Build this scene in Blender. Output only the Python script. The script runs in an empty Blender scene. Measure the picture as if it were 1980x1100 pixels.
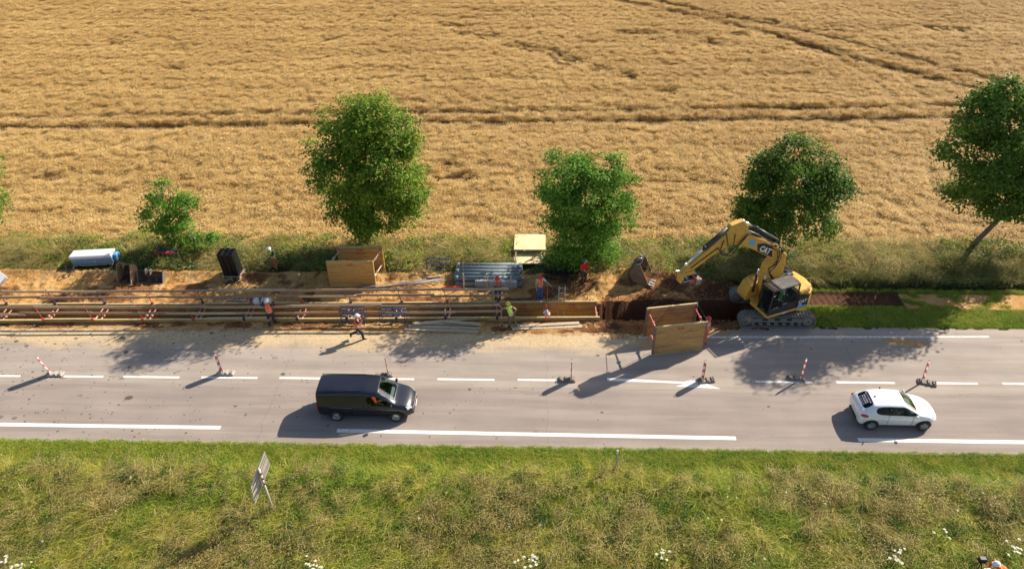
import bpy, math, random
import numpy as np
from mathutils import Vector, Matrix
from mathutils import noise as mn
R = math.radians
# ------------------------------------------------------------------ camera, sky, sun, exposure
sc = bpy.context.scene
COL = sc.collection
CP = Vector((2.7506, -30.9005, 28.4067)); YAW, PIT, ROL, FPX = -0.0388, 0.6185, -0.0141, 1480.0
_f = Vector((math.sin(YAW)*math.cos(PIT), math.cos(YAW)*math.cos(PIT), -math.sin(PIT)))
_r = Vector((math.cos(YAW), -math.sin(YAW), 0)); _u = _r.cross(_f)
_r2 = math.cos(ROL)*_r + math.sin(ROL)*_u; _u2 = -math.sin(ROL)*_r + math.cos(ROL)*_u
cam = bpy.data.cameras.new('camera'); camo = bpy.data.objects.new('camera', cam); COL.objects.link(camo)
cam.sensor_width = 36; cam.lens = 36*FPX/1980; cam.clip_start = 0.5; cam.clip_end = 3000
M4 = Matrix((_r2, _u2, -_f)).transposed().to_4x4(); M4.translation = CP; camo.matrix_world = M4
sc.camera = camo
AZ, EL = R(36), R(36)
SUNV = Vector((math.cos(EL)*math.cos(AZ), math.cos(EL)*math.sin(AZ), math.sin(EL)))
w = bpy.data.worlds.new('World'); sc.world = w; w.use_nodes = True
nt = w.node_tree; bg = nt.nodes['Background']; sky = nt.nodes.new('ShaderNodeTexSky')
sky.sky_type = 'NISHITA'; sky.sun_disc = False; sky.sun_elevation = EL; sky.sun_rotation = R(90)-AZ
sky.air_density = 1.0; sky.dust_density = 1.2; sky.ozone_density = 1.0
nt.links.new(sky.outputs[0], bg.inputs[0]); bg.inputs[1].default_value = 0.085
sl = bpy.data.lights.new('sun', 'SUN'); sl.energy = 5.0; sl.angle = R(0.53); sl.color = (1.0, 0.905, 0.765)
so = bpy.data.objects.new('sun', sl); COL.objects.link(so); so.rotation_euler = SUNV.to_track_quat('Z', 'Y').to_euler()
sc.view_settings.view_transform = 'Standard'; sc.view_settings.look = 'None'
sc.view_settings.exposure = 0.75; sc.view_settings.gamma = 1.0
sc.cycles.max_bounces = 6; sc.cycles.diffuse_bounces = 3; sc.cycles.transparent_max_bounces = 12

def ray(px, py): return _f + _r2*((px-990)/FPX) + _u2*((550-py)/FPX)
def G(px, py, z=0.0):
    d = ray(px, py); return CP + d*((z-CP.z)/d.z)
def VY(px, py, Y):
    d = ray(px, py); return CP + d*((Y-CP.y)/d.y)
def PXY(X, Y, Z):
    d0, d1, d2 = X-CP.x, Y-CP.y, Z-CP.z
    z = d0*_f.x+d1*_f.y+d2*_f.z
    return (990+FPX*(d0*_r2.x+d1*_r2.y+d2*_r2.z)/z, 550-FPX*(d0*_u2.x+d1*_u2.y+d2*_u2.z)/z, z)

# ------------------------------------------------------------------ node helpers
class NM:
    def __init__(s, name):
        s.m = bpy.data.materials.new(name); s.m.use_nodes = True; s.t = s.m.node_tree
        s.b = s.t.nodes['Principled BSDF']; s.out = s.t.nodes['Material Output']
    def n(s, k, **kw):
        nd = s.t.nodes.new(k)
        for a, v in kw.items(): setattr(nd, a, v)
        return nd
    def put(s, sock, v):
        if isinstance(v, bpy.types.NodeSocket): s.t.links.new(v, sock)
        elif isinstance(v, (tuple, list)): sock.default_value = (*v, 1)[:len(sock.default_value)]
        else: sock.default_value = v
    def math(s, op, a, b=0.0, clamp=False):
        nd = s.n('ShaderNodeMath', operation=op, use_clamp=clamp); s.put(nd.inputs[0], a); s.put(nd.inputs[1], b); return nd.outputs[0]
    def vm(s, op, a, b):
        nd = s.n('ShaderNodeVectorMath', operation=op); s.put(nd.inputs[0], a); s.put(nd.inputs[1], b); return nd.outputs[0]
    def mix(s, fac, a, b, mode='MIX'):
        nd = s.n('ShaderNodeMix', data_type='RGBA', blend_type=mode); s.put(nd.inputs[0], fac); s.put(nd.inputs[6], a); s.put(nd.inputs[7], b); return nd.outputs[2]
    def pos(s): return s.n('ShaderNodeNewGeometry').outputs['Position']
    def obj(s): return s.n('ShaderNodeTexCoord').outputs['Object']
    def sep(s, v):
        nd = s.n('ShaderNodeSeparateXYZ'); s.put(nd.inputs[0], v); return nd.outputs
    def noise(s, v, scale, detail=4, rough=0.55, stretch=None):
        if stretch: v = s.vm('MULTIPLY', v, stretch)
        nd = s.n('ShaderNodeTexNoise'); s.put(nd.inputs['Vector'], v); nd.inputs['Scale'].default_value = scale
        nd.inputs['Detail'].default_value = detail; nd.inputs['Roughness'].default_value = rough; return nd.outputs[0]
    def ss(s, v, lo, hi, a=0.0, b=1.0):
        nd = s.n('ShaderNodeMapRange', interpolation_type='SMOOTHSTEP'); s.put(nd.inputs[0], v)
        nd.inputs[1].default_value = lo; nd.inputs[2].default_value = hi; nd.inputs[3].default_value = a; nd.inputs[4].default_value = b; return nd.outputs[0]
    def attr(s, name, kind='GEOMETRY', o='Fac'):
        nd = s.n('ShaderNodeAttribute', attribute_name=name, attribute_type=kind); return nd.outputs[o]
    def bump(s, h, strength=0.4, dist=0.02):
        nd = s.n('ShaderNodeBump'); nd.inputs['Strength'].default_value = strength; nd.inputs['Distance'].default_value = dist
        s.put(nd.inputs['Height'], h); s.t.links.new(nd.outputs[0], s.b.inputs['Normal'])
    def fin(s, col=None, rough=None, metal=None, spec=None):
        if col is not None: s.put(s.b.inputs['Base Color'], col)
        if rough is not None: s.put(s.b.inputs['Roughness'], rough)
        if metal is not None: s.b.inputs['Metallic'].default_value = metal
        if spec is not None: s.b.inputs['Specular IOR Level'].default_value = spec
        return s.m
_cache = {}
def paint(name, col, rough=0.55, metal=0.0, dirt=0.3, dcol=(0.16, 0.11, 0.07), scale=3.0, bump=0.0, coat=0.0, stretch=None):
    if name in _cache: return _cache[name]
    m = NM(name); o = m.obj()
    a = m.noise(o, scale, 6, 0.65, stretch); b = m.noise(o, scale*9, 3, 0.6, stretch)
    f1 = m.math('MULTIPLY', m.ss(a, 0.42, 0.72), dirt); v = m.ss(b, 0.25, 0.75, 0.96 if coat else 0.74, 1.02 if coat else 1.2)
    c = m.mix(f1, col, dcol); c = m.mix(1.0, c, m.math('MULTIPLY', v, 1.0), 'MULTIPLY')
    m.fin(c, m.math('ADD', rough, m.math('MULTIPLY', f1, 0.25)), metal, 0.5)
    if coat: m.b.inputs['Coat Weight'].default_value = coat; m.b.inputs['Coat Roughness'].default_value = 0.06
    if bump: m.bump(b, bump, 0.01)
    _cache[name] = m.m; return m.m
def leafmat(name, c1, c2, c3, nscale, trans=0.3, rough=0.6, nst=None):
    m = NM(name); p = m.pos()
    a = m.noise(p, nscale, 4, 0.6, nst); t = m.attr('tone'); rnd = m.n('ShaderNodeObjectInfo').outputs['Random']
    c = m.mix(m.ss(a, 0.38, 0.62), c1, c2)
    c = m.mix(m.ss(m.math('ADD', m.math('MULTIPLY', t, 0.75), m.math('MULTIPLY', rnd, 0.25)), 0.45, 0.85), c, c3)
    k = m.math('ADD', 0.72, m.math('MULTIPLY', m.attr('tone2'), 0.56))
    c = m.mix(1.0, c, k, 'MULTIPLY')
    m.fin(c, rough, 0, 0.25)
    tr = m.n('ShaderNodeBsdfTranslucent'); m.put(tr.inputs[0], c); mx = m.n('ShaderNodeMixShader'); mx.inputs[0].default_value = trans
    m.t.links.new(m.b.outputs[0], mx.inputs[1]); m.t.links.new(tr.outputs[0], mx.inputs[2]); m.t.links.new(mx.outputs[0], m.out.inputs[0])
    return m.m
def glassmat(name, tint, refl=0.12):
    m = NM(name); tr = m.n('ShaderNodeBsdfTransparent'); tr.inputs[0].default_value = (*tint, 1)
    gl = m.n('ShaderNodeBsdfGlossy'); gl.inputs[0].default_value = (1, 1, 1, 1); gl.inputs['Roughness'].default_value = 0.03
    fr = m.n('ShaderNodeLayerWeight'); fr.inputs[0].default_value = 0.5
    mx = m.n('ShaderNodeMixShader'); m.put(mx.inputs[0], m.math('ADD', m.math('MULTIPLY', m.math('POWER', fr.outputs['Facing'], 4.0), 0.9), refl+0.045, True))
    m.t.links.new(tr.outputs[0], mx.inputs[1]); m.t.links.new(gl.outputs[0], mx.inputs[2]); m.t.links.new(mx.outputs[0], m.out.inputs[0])
    return m.m

# ------------------------------------------------------------------ object helpers
def tag(o, label=None, cat=None, group=None, kind=None):
    if label: o['label'] = label
    if cat: o['category'] = cat
    if group: o['group'] = group
    if kind: o['kind'] = kind
    return o
def thing(name, label, cat, loc=(0, 0, 0), rz=0.0, group=None):
    o = bpy.data.objects.new(name, None); COL.objects.link(o); o.location = loc; o.rotation_euler = (0, 0, rz)
    o.empty_display_size = 0.3
    return tag(o, label, cat, group)
def meshobj(name, verts, faces, mats, parent=None, mi=None, smooth=False):
    me = bpy.data.meshes.new(name); me.from_pydata([tuple(v) for v in verts], [], faces)
    for m in (mats if isinstance(mats, (list, tuple)) else [mats]): me.materials.append(m)
    if mi: me.polygons.foreach_set('material_index', mi)
    if smooth: me.polygons.foreach_set('use_smooth', [True]*len(me.polygons))
    me.update()
    o = bpy.data.objects.new(name, me); COL.objects.link(o)
    if parent: o.parent = parent
    return o
def frame_to(d, up=Vector((0, 0, 1))):
    d = Vector(d).normalized()
    if abs(d.dot(up)) > 0.97: up = Vector((0, 1, 0))
    x = up.cross(d).normalized(); y = d.cross(x); return x, y, d
class MB:
    def __init__(s): s.v = []; s.f = []; s.mi = []
    def add(s, v, f, mi=0):
        b = len(s.v); s.v += [Vector(q) for q in v]; s.f += [tuple(i+b for i in q) for q in f]; s.mi += [mi]*len(f); return s
    def box(s, c, d, rz=0.0, mi=0, bev=0.0, rot=None):
        hx, hy, hz = d[0]/2, d[1]/2, d[2]/2; c = Vector(c)
        m = rot if rot is not None else Matrix.Rotation(rz, 3, 'Z')
        if bev <= 0:
            v = [c+m@Vector((sx*hx, sy*hy, sz*hz)) for sz in (-1, 1) for sy in (-1, 1) for sx in (-1, 1)]
            return s.add(v, [(0, 2, 3, 1), (4, 5, 7, 6), (0, 1, 5, 4), (2, 6, 7, 3), (0, 4, 6, 2), (1, 3, 7, 5)], mi)
        b = min(bev, hx*.9, hy*.9, hz*.9); rings = []
        for z, k in ((-hz, b), (-hz+b, 0), (hz-b, 0), (hz, b)):
            pts = []
            for sx, sy in ((-1, -1), (1, -1), (1, 1), (-1, 1)):
                X, Y = hx-k, hy-k; e = b*(0.6 if k == 0 else 0.4)
                a = [(sx*X, sy*(Y-e)), (sx*(X-e), sy*Y)]
                if sx*sy < 0: a = a[::-1] if False else a
                pts += a if sx*sy > 0 else [a[1], a[0]]
            rings.append([c+m@Vector((p[0], p[1], z)) for p in pts])
        return s.loft(rings, mi, True)
    def loft(s, rings, mi=0, cap=True):
        n = len(rings[0]); v = [p for r in rings for p in r]; f = []
        for i in range(len(rings)-1):
            for j in range(n):
                k = (j+1) % n; f.append((i*n+j, i*n+k, (i+1)*n+k, (i+1)*n+j))
        if cap: f += [tuple(range(n-1, -1, -1)), tuple(range((len(rings)-1)*n, len(rings)*n))]
        return s.add(v, f, mi)
    def tube(s, pts, rad, n=8, mi=0, cap=True, sq=1.0):
        pts = [Vector(p) for p in pts]; rad = rad if isinstance(rad, (list, tuple)) else [rad]*len(pts); rings = []
        up = Vector((0, 0, 1))
        for i, p in enumerate(pts):
            d = (pts[min(i+1, len(pts)-1)]-pts[max(i-1, 0)])
            x, y, _ = frame_to(d, up)
            rings.append([p+x*math.cos(2*math.pi*k/n)*rad[i]+y*math.sin(2*math.pi*k/n)*rad[i]*sq for k in range(n)])
        return s.loft(rings, mi, cap)
    def ell(s, c, r, n=10, mi=0, zmin=-1.0, m=None):
        c = Vector(c); rings = []; K = max(4, n//2); m = m or Matrix.Identity(3)
        for i in range(K+1):
            t = math.asin(max(-1, min(1, zmin)))+(math.pi/2-math.asin(max(-1, min(1, zmin))))*i/K
            cr = max(0.02, math.cos(t))
            rings.append([c+m@Vector((r[0]*cr*math.cos(2*math.pi*k/n), r[1]*cr*math.sin(2*math.pi*k/n), r[2]*math.sin(t))) for k in range(n)])
        return s.loft(rings, mi, True)
    def prism(s, poly, a, b, fn, mi=0):
        """poly in 2D, extruded from a to b; fn(u, v, w) -> point"""
        n = len(poly); v = [fn(p[0], p[1], a) for p in poly]+[fn(p[0], p[1], b) for p in poly]
        f = [(i, (i+1) % n, n+(i+1) % n, n+i) for i in range(n)]+[tuple(range(n-1, -1, -1)), tuple(range(n, 2*n))]
        return s.add(v, f, mi)
    def lathe(s, prof, c, axis, n=20, mi=0):
        c = Vector(c); x, y, d = frame_to(axis)
        rings = [[c+d*h+(x*math.cos(2*math.pi*k/n)+y*math.sin(2*math.pi*k/n))*r for k in range(n)] for r, h in prof]
        return s.loft(rings, mi, False)
    def build(s, name, mats, parent=None, smooth=False, bevel=0.0):
        o = meshobj(name, s.v, s.f, mats, parent, s.mi, smooth)
        if bevel:
            b = o.modifiers.new('bevel', 'BEVEL'); b.width = bevel; b.segments = 2; b.limit_method = 'ANGLE'
        return o
def kids(o): return [c for c in bpy.data.objects if c.parent == o]
def copy_tree(o, parent=None):
    c = o.copy(); COL.objects.link(c)
    if parent: c.parent = parent
    for ch in kids(o): copy_tree(ch, c)
    return c
def text(name, body, size, mat, parent, loc, rot, ext=0.004, shear=0.0, bold=0.0):
    cu = bpy.data.curves.new(name, 'FONT'); cu.body = body; cu.size = size; cu.extrude = ext; cu.align_x = 'CENTER'; cu.align_y = 'CENTER'
    cu.shear = shear; cu.offset = bold; cu.resolution_u = 2; cu.materials.append(mat)
    o = bpy.data.objects.new(name, cu); dg = bpy.context.evaluated_depsgraph_get()
    COL.objects.link(o); dg.update(); me = bpy.data.meshes.new_from_object(o.evaluated_get(bpy.context.evaluated_depsgraph_get()))
    bpy.data.objects.remove(o); q = bpy.data.objects.new(name, me); COL.objects.link(q); q.parent = parent
    q.location = loc
    if isinstance(rot, Matrix): q.rotation_euler = rot.to_euler()
    else: q.rotation_euler = rot
    return q
def fn2(x, y, s=1.0, o=0.0): return mn.noise(Vector((x*s+o, y*s-o*0.7, o*1.3)))
def vnoise(X, Y, sx, sy, seed):
    """value noise on arrays, 0..1"""
    rs = np.random.RandomState(seed); T = rs.rand(256, 256)
    u = X*sx+1000.5+seed; v = Y*sy+1000.5+seed*3; iu = np.floor(u).astype(int); iv = np.floor(v).astype(int); fu = u-iu; fv = v-iv
    fu = fu*fu*(3-2*fu); fv = fv*fv*(3-2*fv); g = lambda a, b: T[a % 256, b % 256]
    return (g(iu, iv)*(1-fu)+g(iu+1, iv)*fu)*(1-fv)+(g(iu, iv+1)*(1-fu)+g(iu+1, iv+1)*fu)*fv
def fb(X, Y, sx, sy, seed, o=4): return sum(vnoise(X, Y, sx*2**i, sy*2**i, seed+i*7)*0.5**i for i in range(o))/sum(0.5**i for i in range(o))
def sst(x, a, b): t = np.clip((x-a)/(b-a), 0, 1); return t*t*(3-2*t)

# ------------------------------------------------------------------ the ground sheet
def skew(x): return np.clip(0.0235*(x+24.5), -0.4, 1.1)
TY0, TY1 = 4.55, 6.22          # trench edges at X = -24.5
TX1 = 15.4
def lines(lo, hi, step): return list(np.arange(lo, hi, step))
xs = np.array(sorted([-600, -300, -180, -120]+lines(-90, -36, 1.5)+lines(-36, 27, 0.12)+lines(27, 34, 0.4)+lines(34, 90, 1.5)+[120, 180, 300, 600]))
ys = np.array(sorted([-300, -120, -60]+lines(-40, -25, 2.5)+lines(-25, -5, 0.4)+lines(-5, 3.6, 0.6)+lines(3.6, 11.0, 0.1)+lines(11, 16, 0.35)+lines(16, 96, 3)+[TY0, TY0+0.03, TY1, TY1-0.03, 130, 200, 350, 700]))
GX_, GY_ = np.meshgrid(xs, ys, indexing='ij'); YR = GY_.copy()
wt = sst(YR, 3.4, 4.3)*(1-sst(YR, 8.6, 11.0)); GY_ = GY_+skew(GX_)*wt
nz = fb(GX_, GY_, 1.1, 1.1, 3)-0.5; nz2 = fb(GX_, GY_, 4.5, 4.5, 9)-0.5
bankY = np.where(GX_ > 13.5, 9.5, 10.15)+0.25*(fb(GX_, GY_*0, 0.5, 0.5, 21)-0.5)*2
right = sst(GX_, 13.0, 15.5)
work = sst(GY_, 3.9, 4.5)*(1-sst(GY_, bankY-0.5, bankY+0.1))
Z = np.zeros_like(GX_)
Z += work*(1-right)*(0.22*nz+0.20*nz2+0.17*(fb(GX_, GY_, 6, 6, 15, 2)-.5)+0.03)
Z += 0.22*(1-right)*np.exp(-((GY_-bankY+0.35)/0.35)**2)*(0.3+fb(GX_, GY_, 0.9, 0.9, 5))
for hx, hy, rr, hh in ((9.1, 10.0, 1.3, 0.45), (12.2, 9.4, 1.1, 0.30), (6.6, 8.9, 0.8, 0.35), (10.8, 7.9, 0.7, 0.25), (14.2, 8.8, 1.0, 0.5)):
    Z += hh*np.exp(-(((GX_-hx)/rr/1.5)**2+((GY_-hy)/rr/0.8)**2))*(0.5+fb(GX_, GY_, 2, 2, 8))
Z += 0.10*sst(GY_, 3.7, 4.1)*(1-sst(GY_, 4.25, 4.5))*(1-right)*fb(GX_, GY_, 1.2, 3, 12)
Z += 0.20*np.exp(-(((GX_-7.6)/0.9)**2+((GY_-4.55)/0.45)**2))*(0.3+fb(GX_, GY_, 4, 4, 14))
# verge on the right with the ditch and the crawler ruts
ruts = sst(GX_, 17.5, 19)*(1-sst(GX_, 24.9, 25.4))*sst(GY_, 7.0, 7.2)*(1-sst(GY_, 8.35, 8.6))
Z += right*(0.07*nz+0.05*nz2)-ruts*(0.13+0.05*(np.sin(GX_*2*math.pi/0.42+GY_*1.5) > 0.2))
ditch = right*sst(GY_, 8.65, 8.80)*(1-sst(GY_, 9.35, 9.7)); Z -= ditch*1.15
Z += sst(GY_, 9.5, 11.5)*(1-sst(GY_, 13.4, 14.5))*(0.12*nz+0.15)
# wheel ruts along the near side of the trench and on the soil
for yy in (8.9, 8.3, 7.9): Z -= 0.06*np.exp(-((GY_-yy-0.2*nz)/0.12)**2)*(1-right)*sst(fb(GX_, GY_, .3, .3, 31), .4, .6)
near = 1-sst(GY_, -6.5, -4.9)
Z += near*(0.35*(fb(GX_, GY_, 0.5, 0.5, 17)-0.5)) - 0.02*near - 0.26*np.clip(-7.0-np.maximum(GY_, -20)-0.5*np.exp(-np.clip(-7.0-GY_, 0, 50)), 0, 50)
tr = ((YR >= TY0+0.02) & (YR <= TY1-0.02+0.0) & (GX_ < TX1)) | ((YR >= TY0+0.02) & (YR <= 6.45) & (GX_ < TX1) & (GX_ > 6.9))
hole = tr.astype(float)
Z = np.where(tr, -3.0+0.12*nz, Z)
roadm = (GY_ > -4.7) & (GY_ < 3.8); Z = np.where(roadm, -0.06, Z)
rampz = -0.07+(GY_-3.75)*0.16+0.13*(fb(GX_, GY_, 1.0, 2.0, 66)-0.5)+0.05*nz2
Z = np.where((GX_ <= 16.5) & (GY_ >= 3.75) & (GY_ < 4.62) & ~tr, np.where(GX_ > 12.5, np.minimum(rampz, -0.02+0.25*(GY_-4.45)*(GY_ > 4.45)), rampz), Z)
Z = np.where((GX_ > 16.5) & (GY_ >= 3.8) & (GY_ < 4.75), -0.05, Z)
Z = np.where((np.abs(GX_) > 70) | (GY_ > 90) | (GY_ < -30), np.minimum(Z, 0), Z)
nx, ny = GX_.shape; verts = np.stack([GX_, GY_, Z], -1).reshape(-1, 3)
ii, jj = np.meshgrid(np.arange(nx-1), np.arange(ny-1), indexing='ij'); a = (ii*ny+jj).ravel()
quads = np.stack([a, a+ny, a+ny+1, a+1], -1)
def fastmesh(name, verts, quads, mat, smooth=False, attrs=None):
    me = bpy.data.meshes.new(name); k = quads.shape[1]
    me.vertices.add(len(verts)); me.vertices.foreach_set('co', verts.astype(np.float32).ravel())
    me.loops.add(quads.size); me.loops.foreach_set('vertex_index', quads.astype(np.int32).ravel())
    me.polygons.add(len(quads)); me.polygons.foreach_set('loop_start', np.arange(0, quads.size, k, dtype=np.int32))
    me.polygons.foreach_set('loop_total', np.full(len(quads), k, dtype=np.int32))
    me.polygons.foreach_set('use_smooth', np.full(len(quads), smooth))
    for nme, arr in (attrs or {}).items():
        at = me.attributes.new(nme, 'FLOAT', 'POINT'); at.data.foreach_set('value', arr.astype(np.float32).ravel())
    if mat: me.materials.append(mat)
    me.update(calc_edges=True); me.validate(); return me
soil = np.clip(work*(1-right)+right*ruts+right*(1-sst(GX_, 15.5, 17.5))*work+hole+sst(ditch, 0.3, 0.9)*0.8, 0, 1)
soil = np.clip(soil+(GX_ < 15)*sst(GY_, 3.7, 4.0)*(GY_ < 9), 0, 1)
hole_shade = ((YR >= TY0) & (YR <= TY1+0.01) & (GX_ < TX1+.1)) | ((YR >= TY0) & (YR <= 6.56) & (GX_ < TX1+.1) & (GX_ > 6.8))
wet = np.clip(hole_shade*1.6+sst(fb(GX_, GY_, 0.3, 0.5, 41), 0.48, 0.64)*0.65*sst(GX_, -2, 6)+0.75*sst(fb(GX_, GY_, 0.5, 0.8, 43), 0.52, 0.62)+ruts*0.55+ditch+right*0.6+0.7*sst(GX_, 11, 13.5)+0.30*(GY_ < 4.6)*(GY_ > 3.6)*(GX_ < 14), 0, 1.6)  # moist soil, plus shade painted into the trench and the right-hand end
strawp = (GX_ > 25.2)*(GX_ < 60)*sst(GY_, 6.6, 6.9)*(1-sst(GY_, 8.2, 8.5))
soil = np.clip(soil+strawp*0.9, 0, 1); wet = np.where(strawp > 0.3, 0.0, wet)
m = NM('soil and turf ground'); p = m.pos()
n1 = m.noise(p, 0.9, 6, 0.65); n2 = m.noise(p, 7.0, 5, 0.7); n3 = m.noise(p, 28.0, 3, 0.6)
dry = m.mix(m.ss(n1, 0.38, 0.62), (0.50, 0.265, 0.085), (0.60, 0.36, 0.145)); wet_shade_col = m.mix(m.ss(n1, 0.35, 0.65), (0.15, 0.065, 0.028), (0.30, 0.14, 0.055))
wf = m.ss(m.math('ADD', m.attr('wet'), m.math('MULTIPLY', m.math('SUBTRACT', n2, 0.5), 1.1)), 0.3, 0.75)
sc_ = m.mix(wf, dry, wet_shade_col); sc_ = m.mix(m.ss(m.attr('wet'), 1.1, 1.5), sc_, (0.11, 0.050, 0.026)); sc_ = m.mix(1.0, sc_, m.ss(n2, 0.3, 0.7, 0.72, 1.12), 'MULTIPLY')  # trench tone goes darker than moist soil, pit shade put into the colour
gc = m.mix(m.ss(n1, 0.35, 0.65), (0.045, 0.065, 0.018), (0.10, 0.085, 0.035)); gc = m.mix(1.0, gc, m.ss(n3, 0.3, 0.7, 0.6, 1.2), 'MULTIPLY')
gc = m.mix(m.ss(m.sep(p)[1], 12.6, 13.4), gc, m.mix(m.ss(n2, 0.35, 0.65), (0.13, 0.075, 0.032), (0.24, 0.15, 0.065)))
sf = m.ss(m.math('ADD', m.attr('soil'), m.math('MULTIPLY', m.math('SUBTRACT', n2, 0.5), 0.9)), 0.35, 0.65)
m.fin(m.mix(sf, gc, sc_), 0.95, 0, 0.15)
m.bump(m.math('ADD', n2, m.math('MULTIPLY', n3, 0.5)), 0.9, 0.06)
ground = bpy.data.objects.new('ground', fastmesh('ground', verts, quads, m.m, True, {'soil': soil, 'wet': wet}))
COL.objects.link(ground); tag(ground, kind='structure')
_gz = Z.reshape(nx, ny)
def gz(x, y):
    i = int(np.clip(np.searchsorted(xs, x)-1, 0, nx-2)); row = GY_[i]; j = int(np.clip(np.searchsorted(row, y)-1, 0, ny-2)); return float(_gz[i, j])
def GS(px, py, dz=0.0):
    z = 0.0
    for _ in range(30): g = G(px, py, z); z = 0.5*z+0.5*(gz(g.x, g.y)+dz)
    return G(px, py, z)
def gza(x, y): return np.array([gz(a_, b_) for a_, b_ in zip(x, y)])

# ------------------------------------------------------------------ the road
RY0, RY1 = -4.82, 4.95
m = NM('worn asphalt'); p = m.pos(); X, Y, _z = m.sep(p)
st = m.noise(p, 1.0, 4, 0.6, (0.12, 1.6, 1)); g1 = m.noise(p, 60, 2, 0.7); g2 = m.noise(p, 0.35, 5, 0.6); g3 = m.noise(p, 6, 4, 0.6)
base = m.mix(m.ss(st, 0.35, 0.65), (0.290, 0.248, 0.218), (0.355, 0.307, 0.268))
base = m.mix(m.ss(m.math('ADD', Y, m.math('MULTIPLY', g3, 0.10)), -0.72, -0.60), m.mix(1.0, base, (0.86, 0.85, 0.87), 'MULTIPLY'), base)
jl = m.math('MULTIPLY', m.ss(m.math('ABSOLUTE', m.math('ADD', Y, 0.62)), 0.0, 0.05, 1, 0), m.ss(g2, 0.4, 0.6)); base = m.mix(m.math('MULTIPLY', jl, 0.5), base, (0.12, 0.10, 0.09))
for yy in (-3.1, -1.7, 1.2, 3.0):
    t_ = m.ss(m.math('ABSOLUTE', m.math('SUBTRACT', Y, yy)), 0.1, 0.55, 0.22, 0.0); base = m.mix(t_, base, (0.22, 0.18, 0.17))
# sand and mud carried onto the far lane
dn = m.math('ADD', m.noise(p, 0.55, 5, 0.65, (0.6, 1.3, 1)), m.math('MULTIPLY', m.ss(Y, 0.6, 4.0, -0.30, 0.50), 1.0))
dn = m.math('ADD', dn, m.ss(X, 6, 17, 0.0, -0.5))
base = m.mix(m.ss(dn, 0.50, 0.95, 0.0, 0.80), base, m.mix(m.ss(g3, 0.4, 0.65), (0.58, 0.45, 0.27), (0.48, 0.34, 0.18)))
mud = m.math('ADD', m.noise(p, 1.3, 5, 0.7), m.math('ADD', m.ss(Y, 3.0, 4.3, -0.35, 0.26), m.ss(X, 12, 18, 0.0, -0.35)))
base = m.mix(m.ss(mud, 0.55, 0.72, 0.0, 0.9), base, m.mix(m.ss(g3, 0.4, 0.6), (0.30, 0.17, 0.075), (0.46, 0.30, 0.14)))
# dropped clods and oily spots, denser to the left
vo = m.n('ShaderNodeTexVoronoi'); vo.inputs['Scale'].default_value = 1.15; vo.inputs['Randomness'].default_value = 1.0
m.put(vo.inputs['Vector'], m.vm('ADD', m.vm('MULTIPLY', p, (1.0, 1.35, 1)), (3.3, 1.7, 0)))
wob = m.math('MULTIPLY', m.math('SUBTRACT', g3, 0.5), 0.10)
sd = m.math('ADD', vo.outputs['Distance'], wob); vs = m.sep(vo.outputs['Color'])
rad = m.math('MULTIPLY', m.math('POWER', vs[0], 3.0), m.ss(X, -30, 16, 0.26, 0.11))
spot = m.ss(m.math('SUBTRACT', sd, rad), -0.01, 0.02, 1, 0)
vo2 = m.n('ShaderNodeTexVoronoi'); vo2.inputs['Scale'].default_value = 3.1; m.put(vo2.inputs['Vector'], p); vs2 = m.sep(vo2.outputs['Color'])
sp2 = m.ss(m.math('SUBTRACT', vo2.outputs['Distance'], m.math('MULTIPLY', m.math('POWER', vs2[1], 3.0), m.ss(X, -30, 16, 0.24, 0.10))), -0.01, 0.02, 1, 0)
vo3 = m.n('ShaderNodeTexVoronoi'); vo3.inputs['Scale'].default_value = 5.5; m.put(vo3.inputs['Vector'], m.vm('MULTIPLY', p, (.8, 1.2, 1))); vs3 = m.sep(vo3.outputs['Color'])
sp3 = m.ss(m.math('SUBTRACT', vo3.outputs['Distance'], m.math('MULTIPLY', m.math('POWER', vs3[0], 4.0), m.ss(X, -30, 16, 0.34, 0.12))), -0.01, 0.03, 1, 0)
sp = m.math('MULTIPLY', m.math('MAXIMUM', m.math('MAXIMUM', spot, sp2), sp3), m.math('ADD', m.ss(m.noise(p, 0.45, 3), 0.40, 0.52), m.ss(X, -26, -6, 0.5, 0.0), True)); base = m.mix(m.math('MULTIPLY', sp, 0.85), base, (0.075, 0.055, 0.045))
ex = m.math('POWER', m.math('ADD', m.math('POWER', m.math('DIVIDE', m.math('SUBTRACT', X, 23.9), 1.35), 2.0), m.math('POWER', m.math('DIVIDE', m.math('ADD', Y, m.math('ADD', m.math('MULTIPLY', X, 0.12), -6.45)), 0.42), 2.0)), 0.5)
base = m.mix(m.ss(m.math('ADD', ex, m.math('MULTIPLY', m.math('SUBTRACT', g3, 0.5), 1.6)), 0.7, 1.05, 0.85, 0.0), base, (0.40, 0.24, 0.10))
# cracks across the lane
for cx, lo in ((3.35, -5.0), (20.4, -0.4), (-11.2, -5.0)):
    wv = m.math('MULTIPLY', m.math('SUBTRACT', m.noise(p, 1.4, 4, 0.7), 0.5), 0.9)
    cr = m.ss(m.math('ABSOLUTE', m.math('SUBTRACT', m.math('ADD', X, wv), cx)), 0.005, 0.03, 1, 0); cr = m.math('MULTIPLY', cr, m.ss(Y, lo, lo+0.3)); base = m.mix(m.math('MULTIPLY', cr, 0.28), base, (0.06, 0.05, 0.045))
edge = m.ss(Y, -4.80, -4.5, 0.45, 0.0); base = m.mix(m.math('MULTIPLY', edge, m.ss(g3, 0.3, 0.7)), base, (0.42, 0.36, 0.24))
base = m.mix(1.0, base, (1.02, 1.0, 0.96), 'MULTIPLY'); base = m.mix(1.0, base, m.ss(g1, 0.25, 0.75, 0.86, 1.12), 'MULTIPLY'); base = m.mix(1.0, base, m.ss(g2, 0.3, 0.7, 0.94, 1.06), 'MULTIPLY')
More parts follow.
